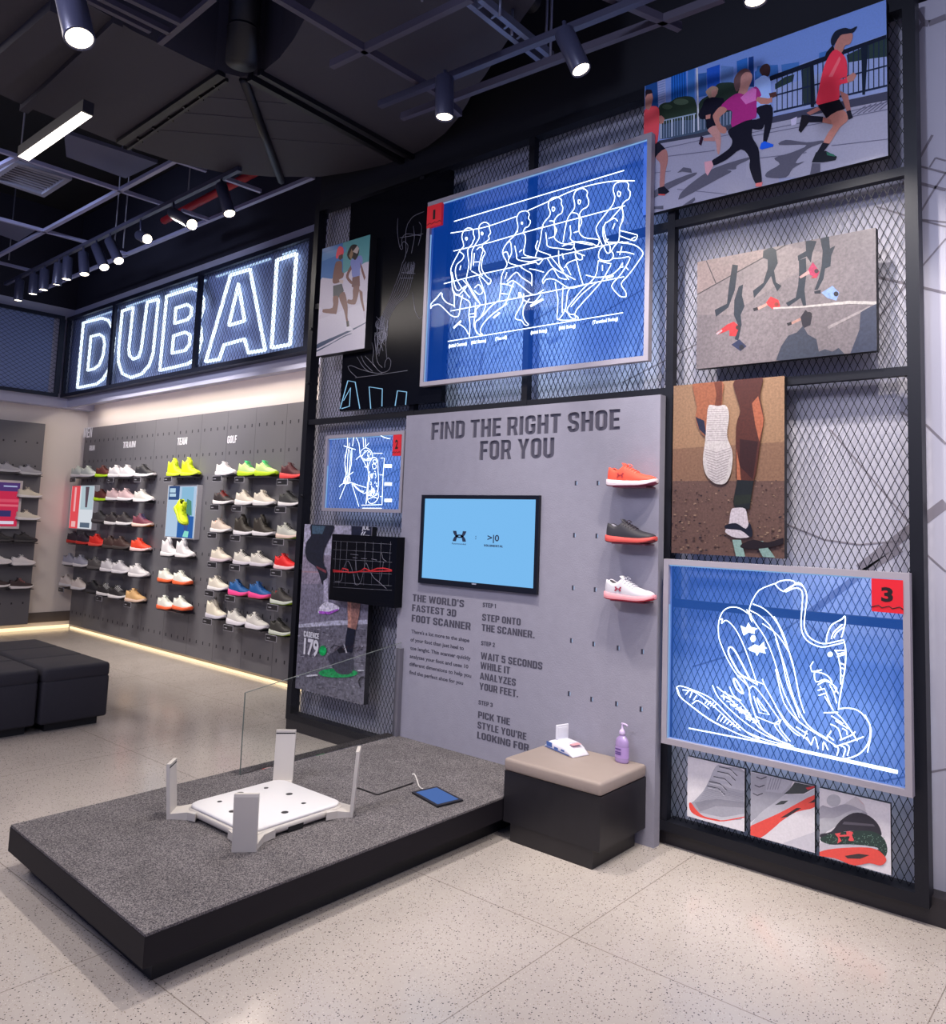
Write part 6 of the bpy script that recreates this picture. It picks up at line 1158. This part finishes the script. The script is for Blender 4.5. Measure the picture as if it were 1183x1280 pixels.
# ================================================================== GLOWING CITY NAME
VD = -.27
nf = mat('navy_steel', (30, 34, 52), .45, metal=.3)
ns = thing('neon_sign', SW(-2.3, VD, 3.04), 'long caged sign with DUBAI in glowing white outline letters', 'neon sign', rz=PH)
zc0, zc1 = 3.06, 4.15
uL, uR = -5.05, atS(389.5, 360, -.27-.09)[0]
back = mat('sign_back_blue', (140, 156, 206), .6)
m_ = MB(); sbox(m_, uL, uR, VD-.012, VD-.001, zc0+.02, zc1-.02); m_.build('back_board', back, ns)
def fbar(u0, u1, z0, z1, v0=VD-.10, v1=VD-.065): 
    m_ = MB(); sbox(m_, u0, u1, v0, v1, z0, z1); return m_
fbar(uL, uR, zc0, zc0+.045).build('rail', nf, ns); fbar(uL, uR, zc1-.045, zc1).build('rail', nf, ns)
m_ = MB(); sbox(m_, uL, uR, VD-.065, VD-.002, zc0, zc0+.018); m_.build('tray', nf, ns)
m_ = MB(); sbox(m_, uL, uR, VD-.065, VD-.002, zc1-.018, zc1); m_.build('tray', nf, ns)
V8 = crop(3.697, 80, 290)
pu = [atS(*V8(220, 520), VD-.09)[0], atS(*V8(616, 420), VD-.09)[0]]
for u in (uL+.05, pu[0], pu[1], uR-.03): fbar(u-.035, u+.035, zc0+.045, zc1-.045).build('post', nf, ns)
m_ = MB(); lattice(m_, uL+.05, uR-.03, zc0+.045, zc1-.045, .056, .080, .0032, lambda u, z, d: SW(u, VD-.075+d, z), .002); m_.build('mesh_panel', mat('navy_mesh', (34, 42, 74), .5), ns)
LET = {'D': ([['c', (62, 720), (90, 420), (175, 398), (205, 408), (222, 440), (233, 490), (227, 560), (205, 640), (180, 680), (150, 703)], ['c', (110, 640), (125, 483), (165, 473), (182, 485), (188, 520), (180, 575), (162, 615), (140, 632)]]),
  'U': ([['c', (270, 365), (320, 348), (300, 540), (303, 570), (320, 588), (345, 578), (357, 545), (385, 325), (437, 310), (412, 560), (395, 615), (360, 655), (310, 673), (270, 655), (252, 600), (253, 540)]]),
  'B': ([['c', (443, 640), (475, 297), (590, 260), (622, 272), (645, 310), (645, 350), (630, 395), (612, 414), (633, 445), (636, 500), (622, 550), (600, 592), (570, 610)], ['c', (512, 422), (517, 352), (570, 335), (590, 350), (588, 385), (570, 405)], ['c', (500, 560), (507, 480), (560, 463), (583, 475), (580, 520), (560, 547)]]),
  'A': ([['c', (655, 600), (770, 200), (860, 172), (930, 545), (852, 558), (835, 495), (740, 522), (718, 588)], ['c', (762, 432), (807, 240), (835, 410)]]), 'I': ([['c', (960, 535), (985, 130), (1075, 100), (1045, 520)]])}
nl = glow('letter_neon', (226, 242, 255), 1.9)
for L_, loops in LET.items():
    lt = thing('letter', (0, 0, 0), None, None); lt.parent = ns
    m_ = MB(); us = []
    for lp in loops:
        P = []
        for p in lp[1:]:
            u, z = atS(*V8(*p), VD-.05); us.append(u); P.append((u, z))
        Q = []
        for i in range(len(P)):                    # extra points keep corners crisp
            a, b = Vector(P[i]), Vector(P[(i+1) % len(P)]); Q += [a, a+(b-a)*.06, a+(b-a)*.94]
        m_.tube([SW(q.x, VD-.05, q.y) for q in Q], .018, 8, closed=True)
    m_.build('neon_tube', nl, lt)
    m_ = MB(); sbox(m_, min(us)+.05, max(us)-.05, VD-.03, VD-.015, zc1-.085, zc1-.07); m_.build('top_light', glow('top_bar_light', (190, 220, 255), 1.0), lt)
# the second cage on the left wall
lcg = thing('mesh_cage', SW(-5.07, -3.0, 3.045), 'plain mesh cage on the left bulkhead beside the glowing sign', 'mesh cage', rz=PH)
UL = -5.07
m_ = MB(); sbox(m_, UL+.001, UL+.012, -6, -.52, zc0+.02, zc1-.02); m_.build('back_board', back, lcg)
for z0, z1 in ((zc0, zc0+.045), (zc1-.045, zc1)): m_ = MB(); sbox(m_, UL+.06, UL+.095, -6, -.42, z0, z1); m_.build('rail', nf, lcg)
for v in (-.44, -2.4, -4.3): m_ = MB(); sbox(m_, UL+.06, UL+.095, v-.03, v+.03, zc0+.045, zc1-.045); m_.build('post', nf, lcg)
m_ = MB(); lattice(m_, -6, -.42, zc0+.045, zc1-.045, .080, .056, .0040, lambda v, z, d: SW(UL+.07-d, v, z), .002); m_.build('mesh_panel', mat('navy_mesh', (34, 42, 74), .5), lcg)

# ================================================================== BENCHES
fab = mat('black_fabric', (44, 43, 54), .75, noise=.12, nscale=30)
def bench(x0, x1, y0, y1, rz, label):
    t = thing('bench', (x1, (y0+y1)/2, 0), label, 'bench', 'black upholstered benches', rz)
    L_ = x1-x0; W_ = y1-y0
    MB().bev(-L_, 0, -W_/2, W_/2, .055, .36, .02).build('body', fab, t, local=True)
    for k in range(3): MB().bev(-L_*(k+1)/3+.001, -L_*k/3-.001, -W_/2-.002, W_/2+.002, .345, .452, .028).build('cushion', fab, t, local=True)
    MB().box(-L_+.05, -.05, -W_/2+.05, W_/2-.05, .0, .056).build('plinth', mat('bench_base', (22, 22, 28), .6), t, local=True)
bench(-7.80, -6.30, 2.455, 2.915, R(-1.5), 'black padded bench nearest the shoe wall')
bench(-7.80, -6.33, 1.975, 2.435, R(-1.5), 'black padded bench cut off by the left picture edge')

# ================================================================== CEILING
duct_m = mat('grey_duct_wrap', (56, 53, 64), .7, noise=.06, nscale=2)
dk_m = mat('black_pipe', (16, 16, 24), .45)
ZD = 4.22
outer = [(-60, 92), (0, 118), (37, 135), (150, 180), (220, 203), (280, 216), (340, 221), (400, 221), (440, 215), (481, 206), (510, 196), (535, 183), (556, 167), (572, 149), (584, 130), (593, 112), (606, 95), (622, 70), (645, 35), (670, 0), (690, -60)]
inner = [(400, -60), (395, 0), (383, 20), (368, 48), (350, 72), (326, 92), (300, 96), (268, 88), (240, 75), (200, 55), (165, 38), (140, 22), (110, 5), (60, -30), (-60, -60)]
dt = thing('air_duct', atZ(300, 150, ZD), 'huge grey wrapped air duct curving across the dark ceiling', 'air duct')
pl = [atZ(*p, ZD) for p in outer+inner]
db = MB(); db.prism(pl, (0, 0, .55)); db.build('duct_body', duct_m, dt)
def zd(*p): return atZ(*p, ZD-.012)
e = MB(); e.bar(zd(150, 178), zd(277, 92), .05, .03); e.bar(zd(160, 186), zd(284, 100), .018, .02)
for k in range(6):
    a = zd(172+k*19, 172-k*13.2); b = zd(178+k*19, 178-k*13.2); e.bar(a, b, .012, .014)
e.build('flange', dk_m, dt)
e = MB(); e.bar(zd(30, 136), zd(148, 26), .05, .05); e.bar(zd(-20, 100), zd(84, 12), .16, .10); e.build('flange', duct_m, dt)
e = MB(); e.bar(zd(312, 96), zd(512, 206), .045, .05); e.bar(zd(324, 90), zd(520, 198), .03, .04); e.build('flange', dk_m, dt)
a, b = zd(305, 100), zd(352, 226); e = MB(); e.cyl(a, b, .03, 8); e.build('strut', dk_m, dt)
e = MB()
for f_ in (.32, .55, .8):
    a = atZ(277-(277-150)*f_, 92+(178-92)*f_, ZD-.001); b = atZ(312+(512-312)*f_, 96+(206-96)*f_, ZD-.001); e.bar(a, b, .006, .003)
e.build('wrap_seam', mat('wrap_seam', (66, 64, 76), .8), dt)
# vertical black pipe behind the bend
p = atZ(302, 76, ZD); vp = MB(); vp.cyl((p.x, p.y, ZD-.02), (p.x, p.y, 5.59), .088, 28)
for k in range(7): vp.cyl((p.x, p.y, 4.4+k*.17), (p.x, p.y, 4.415+k*.17), .092, 28)
tag(vp.build('round_pipe', dk_m, origin=(p.x, p.y, 4.2)), 'thick black vertical pipe rising behind the bend of the big duct', 'pipe')

gb_m = mat('grid_bar_grey', (150, 150, 184), .5, metal=.2); gd = mat('grid_bar_dark', (70, 66, 84), .5)
def bars(t, segs, Z, w, h, m):
    for p, q in segs: MB().bar(atZ(*p, Z), atZ(*q, Z), w, h).build('bar', m, t)
gt = thing('ceiling_grid', atZ(140, 240, 4.3), 'open grid of grey ceiling bars above the glowing sign', 'ceiling grid')
bars(gt, [((-10, 324), (220, 200)), ((48, 364), (392, 221)), ((-10, 185), (206, 256)), ((-10, 271), (113, 304)), ((-10, 326), (42, 339)), ((222, 201), (258, 213)), ((276, 221), (326, 239)), ((227, 263), (260, 274)), ((150, 315), (160, 318)), ((-10, 212), (22, 196))], 4.3, .035, .03, gb_m)
for px, py, l in ((142, 320, 70), (154, 310, 60), (11, 325, 45), (235, 245, 40)):
    a = atY(px, py, 3.1 if px < 100 else 3.3); MB().cyl(a, (a.x, a.y, 5.58), .006, 6).build('hanger_wire', mat('wire_grey', (110, 110, 124), .5), gt)
gf = thing('ceiling_grid', atZ(470, 75, 3.98), 'dark crossing ceiling bars below the duct in the middle of the ceiling', 'ceiling grid')
bars(gf, [((415, 81), (590, -4)), ((340, -8), (548, 116)), ((503, 146), (812, 31)), ((812, 31), (905, -4)), ((745, -12), (850, 34)), ((548, 116), (575, 142))], 4.0, .032, .04, gd)
gn = thing('ceiling_grid', atZ(235, 25, 4.16), 'short brown ceiling bars at the top left beside the duct', 'ceiling grid')
bars(gn, [((200, 53), (268, -4)), ((120, -6), (212, 40)), ((150, -8), (225, 28)), ((100, -6), (188, 38))], 4.16, .03, .03, gd)
a = atY(524, -5, 2.4); MB().cyl((a.x, 2.42, 4.02), (a.x, 2.42, 4.219), .006, 6).build('hanger_wire', mat('wire_grey', (110, 110, 124), .5), gf)
# steel cable tray
ct = thing('cable_tray', atZ(640, 40, 4.35), 'bare steel cable tray hanging in the middle of the ceiling', 'cable tray'); stl = mat('galvanised', (120, 124, 148), .4, metal=.6)
m_ = MB(); m_.bar(atZ(584, 0, 4.12), atZ(684, 80, 4.12), .03, .04); m_.bar(atZ(600, -4, 4.12), atZ(690, 70, 4.12), .03, .04); m_.build('channel', stl, ct)
m_ = MB()
for k in range(6): m_.bar(atZ(596+k*16, 9+k*13, 4.12), atZ(606+k*16, 2+k*12.4, 4.12), .012, .03)
m_.build('rung', stl, ct)
m_ = MB()
for px, py in ((682, 78), (688, 72), (640, 44), (625, 20)): a = atZ(px, py, 4.08); m_.cyl(a, a+Vector((0, 0, .14 if py < 60 else 1.5)), .008, 6)
m_.build('threaded_rod', stl, ct)
# red sprinkler pipe
a, b = atZ(205, 276, 4.42), atZ(322, 214, 4.42); tag(MB().cyl(a, b, .035, 12).build('sprinkler_pipe', mat('sprinkler_red', (170, 34, 44), .4), origin=a), 'red sprinkler pipe above the spotlight track near the glowing sign', 'pipe')
# dark pipes deep in the ceiling
for i, (p, q, r_, lab) in enumerate((((500, -10), (660, 70), .05, 'dark pipe in the ceiling void left of the steel cable tray'), ((640, -10), (730, 40), .06, 'dark pipe in the ceiling void right of the steel cable tray'))):
    a, b = atZ(*p, 4.95), atZ(*q, 4.95); tag(MB().cyl(a, b, r_, 12).build('ceiling_pipe', mat('pipe_dark', (40, 38, 46), .6), origin=a), lab, 'pipe')
for q, Z, lab in ((((80, 166), (83, 196), (157, 223), (197, 204)), 4.5, 'blank grey ceiling panel beside the linear lamp'), (((-8, 272), (-8, 291), (23, 302), (46, 287)), 4.5, 'blank grey ceiling panel at the left picture edge')):
    P = [atZ(*p, Z) for p in q]; tag(MB().prism(P, (0, 0, .03)).build('ceiling_panel', mat('ceiling_panel_grey', (92, 94, 120), .7), origin=P[0]), lab, 'ceiling panel')
# air vent
Z = 4.34; P = [atZ(*p, Z) for p in ((18, 203), (90, 225), (55, 247), (-14, 224))]
vt = thing('ceiling_vent', sum(P, Vector((0, 0, 0)))/4, 'square slatted air vent in the ceiling at the upper left', 'vent')
def inn(k, z=0): c = sum(P, Vector((0, 0, 0)))/4; return [c+(p-c)*k+Vector((0, 0, z)) for p in P]
O_, N_ = inn(1), inn(.82); f = MB()
for i in range(4): f.prism([O_[i], O_[(i+1) % 4], N_[(i+1) % 4], N_[i]], (0, 0, .03))
f.build('vent_frame', mat('vent_grey', (120, 120, 138), .6), vt)
f = MB()
for k in range(8):
    t0 = (k+.2)/8; a, b = N_[0]*(1-t0)+N_[3]*t0, N_[1]*(1-t0)+N_[2]*t0; f.bar(a+Vector((0, 0, .02)), b+Vector((0, 0, .02)), .03, .006)
f.build('slat', mat('vent_grey', (120, 120, 138), .6), vt)
f = MB(); f.prism(inn(.82, .04), (0, 0, .01)); f.build('vent_box', dk_m, vt)
# linear lamp
Z = 3.95; P = [atZ(*p, Z) for p in ((21.4, 196.4), (103, 139), (116.7, 145), (35, 202))]
ll = thing('linear_lamp', sum(P, Vector((0, 0, 0)))/4, 'slim rectangular lamp with a glowing white underside at the upper left', 'lamp')
MB().prism(inn(1.0, .0025), (0, 0, .075)).build('housing', mat('lamp_black', (40, 38, 46), .5), ll)
MB().prism(inn(.97, 0), (0, 0, .002)).build('diffuser', glow('diffuser_white', (255, 246, 232), 5.0), ll)
a = inn(.9, .08)[0]; MB().cyl(a, a+Vector((0, 0, 1.5)), .005, 6).build('suspension_wire', mat('wire_grey', (110, 110, 124), .5), ll)
# tracks and spotlights
trk = mat('track_dark', (70, 70, 92), .4, metal=.4); spm = mat('spot_black', (62, 64, 88), .35, metal=.2)
lens = glow('spot_lens', (255, 238, 210), 9.0)
tl = thing('light_track', atZ(140, 295, 4.2), 'long lighting track above the glowing city name', 'light track')
MB().bar(atZ(7, 355, 4.2), atZ(300, 211, 4.2), .035, .035).build('rail', trk, tl)
tf = thing('light_track', atZ(640, 62, 3.95), 'lighting track in front of the top of the mesh frame', 'light track')
MB().bar(atZ(475, 131, 3.95), atZ(900, -40, 3.95), .035, .035).build('rail', trk, tf)
tn = thing('light_track', atZ(110, -20, 3.5), 'lighting track at the top edge over the near ceiling', 'light track')
MB().bar(atZ(40, -60, 3.55), atZ(130, -60, 3.55), .035, .035).build('rail', trk, tn)
def track_spot(lp, top, label, target, power, ang=55, r=.046, group='spotlights on the tracks', trackz=None):
    d = (lp-top).normalized(); ln_ = (lp-top).length
    t = thing('track_spotlight', top, label, 'spotlight', group)
    b = MB(); b.loft([[top+d*s+ (d.orthogonal().normalized()*rr*cos(2*pi*k/20)+d.cross(d.orthogonal().normalized())*rr*sin(2*pi*k/20)) for k in range(20)] for s, rr in ((0, r*.9), (.004, r), (ln_-.006, r), (ln_, r*.97), (ln_+.0005, r*.90), (ln_-.012, r*.86))], 0, True, cap=False)
    b.poly([top+(d.orthogonal().normalized()*r*.9*cos(2*pi*k/20)+d.cross(d.orthogonal().normalized())*r*.9*sin(2*pi*k/20)) for k in range(20)]); b.build('lamp_body', spm, t)
    b = MB(); o_ = d.orthogonal().normalized(); w_ = d.cross(o_); b.poly([lp-d*.008+(o_*r*.86*cos(2*pi*k/20)+w_*r*.86*sin(2*pi*k/20)) for k in range(20)]); b.build('lens', lens, t)
    if trackz: b = MB(); b.cyl(top+d*.03, (top.x, top.y, trackz-.015), .010, 8); b.build('bracket', spm, t)
    spot('spot_beam', lp+d*.012, target, power, ang, .6, NEUT, .04)
ORD = ['leftmost', 'second from left', 'third from left', 'fourth from left', 'fifth from left', 'sixth from left', 'seventh from left', 'eighth from left', 'ninth from left, the dazzling one', 'tenth from left, pointing sideways', 'rightmost']
lens_px = [(22.7, 376), (40.9, 368), (54.3, 362.8), (70.7, 356.3), (83.1, 349.6), (105.5, 343.3), (130.6, 334.7), (148.8, 326.6), (184.5, 299), (240.5, 280.8), (287.2, 267.6)]
top_px = [(25, 350), (43, 343), (56, 337), (74, 329), (85, 322), (104, 316), (120, 308), (137, 301), (183, 292), (216, 266), (276.5, 232)]
for i, (l, t) in enumerate(zip(lens_px, top_px)):
    ta, tb_ = atZ(7, 355, 4.2), atZ(300, 211, 4.2); q_ = atY(*l, 3.28); yy = ta.y+(tb_.y-ta.y)*(q_.x-ta.x)/(tb_.x-ta.x)
    lp = atY(*l, yy); tp = atY(*t, yy)
    if i == 8: tp = lp+Vector((-.18, .012, .075))
    elif i == 9: lp = atY(*l, yy-.05)
    u = -5.0+i*.52 if i > 0 else -4.9
    tg_ = SW(max(-4.8, min(.2, (lp-SO).dot(SU)+.12)), 0, 1.45)
    if i == 8: tg_ = lp+(lp-tp)*8
    track_spot(lp, tp, 'black cylinder spotlight on the track above the glowing sign, '+ORD[i], tg_, 88 if i != 8 else 40, 62, trackz=4.2)
lp, tp = atY(555.8, 147, 2.80), atY(556, 97, 2.80); track_spot(lp, tp, 'black cylinder spotlight hanging straight down in front of the mesh frame', (-3.6, YF, 2.2), 110, 75, r=.048, trackz=3.95)
lp, tp = atY(727, 88, 2.86), atY(705, 40, 2.83); track_spot(lp, tp, 'tilted black cylinder spotlight above the large blue panel', (-1.6, YF+.1, 1.9), 110, 70, r=.048, trackz=3.95)
lp, tp = atY(945.4, 1, 2.86), atY(938, -55, 2.86); track_spot(lp, tp, 'spotlight cut off by the top picture edge above the runners photo', (-1.0, YF+.1, 2.1), 100, 70, r=.048)
lp, tp = atZ(99.6, 49, 3.2), atZ(86, -12, 3.42); track_spot(lp, tp, 'large near black spotlight at the upper left', (-3.4, 2.3, .2), 90, 60, r=.050)
# further spotlights of the same track, out of the picture to the right, then added beams without fixtures
spot('spot_beam', (-0.6, 2.5, 3.9), (-1.25, YW, 1.45), 120, 52, .5)
spot('spot_beam', (-1.2, 2.6, 3.9), (-2.6, YP, .7), 150, 60, .6)
spot('spot_beam', (0.2, 2.4, 3.9), (-0.9, 3.0, 0), 150, 62, .5)
spot('spot_beam', (-3.1, 2.75, 3.88), (-2.8, 1.6, 0), 240, 90, .5)  # added beam that throws the shadow round the near platform edges
spot('spot_beam', (-1.5, 2.75, 3.88), (-1.7, 1.4, 0), 110, 80, .6)  # added beam to lift the open floor near the platform

spot('spot_beam', (0.3, 1.2, 3.9), (0.2, YW, 2.2), 170, 56, .8, (.92, .90, 1.0))  # extra fill off the track, added to brighten the map wall
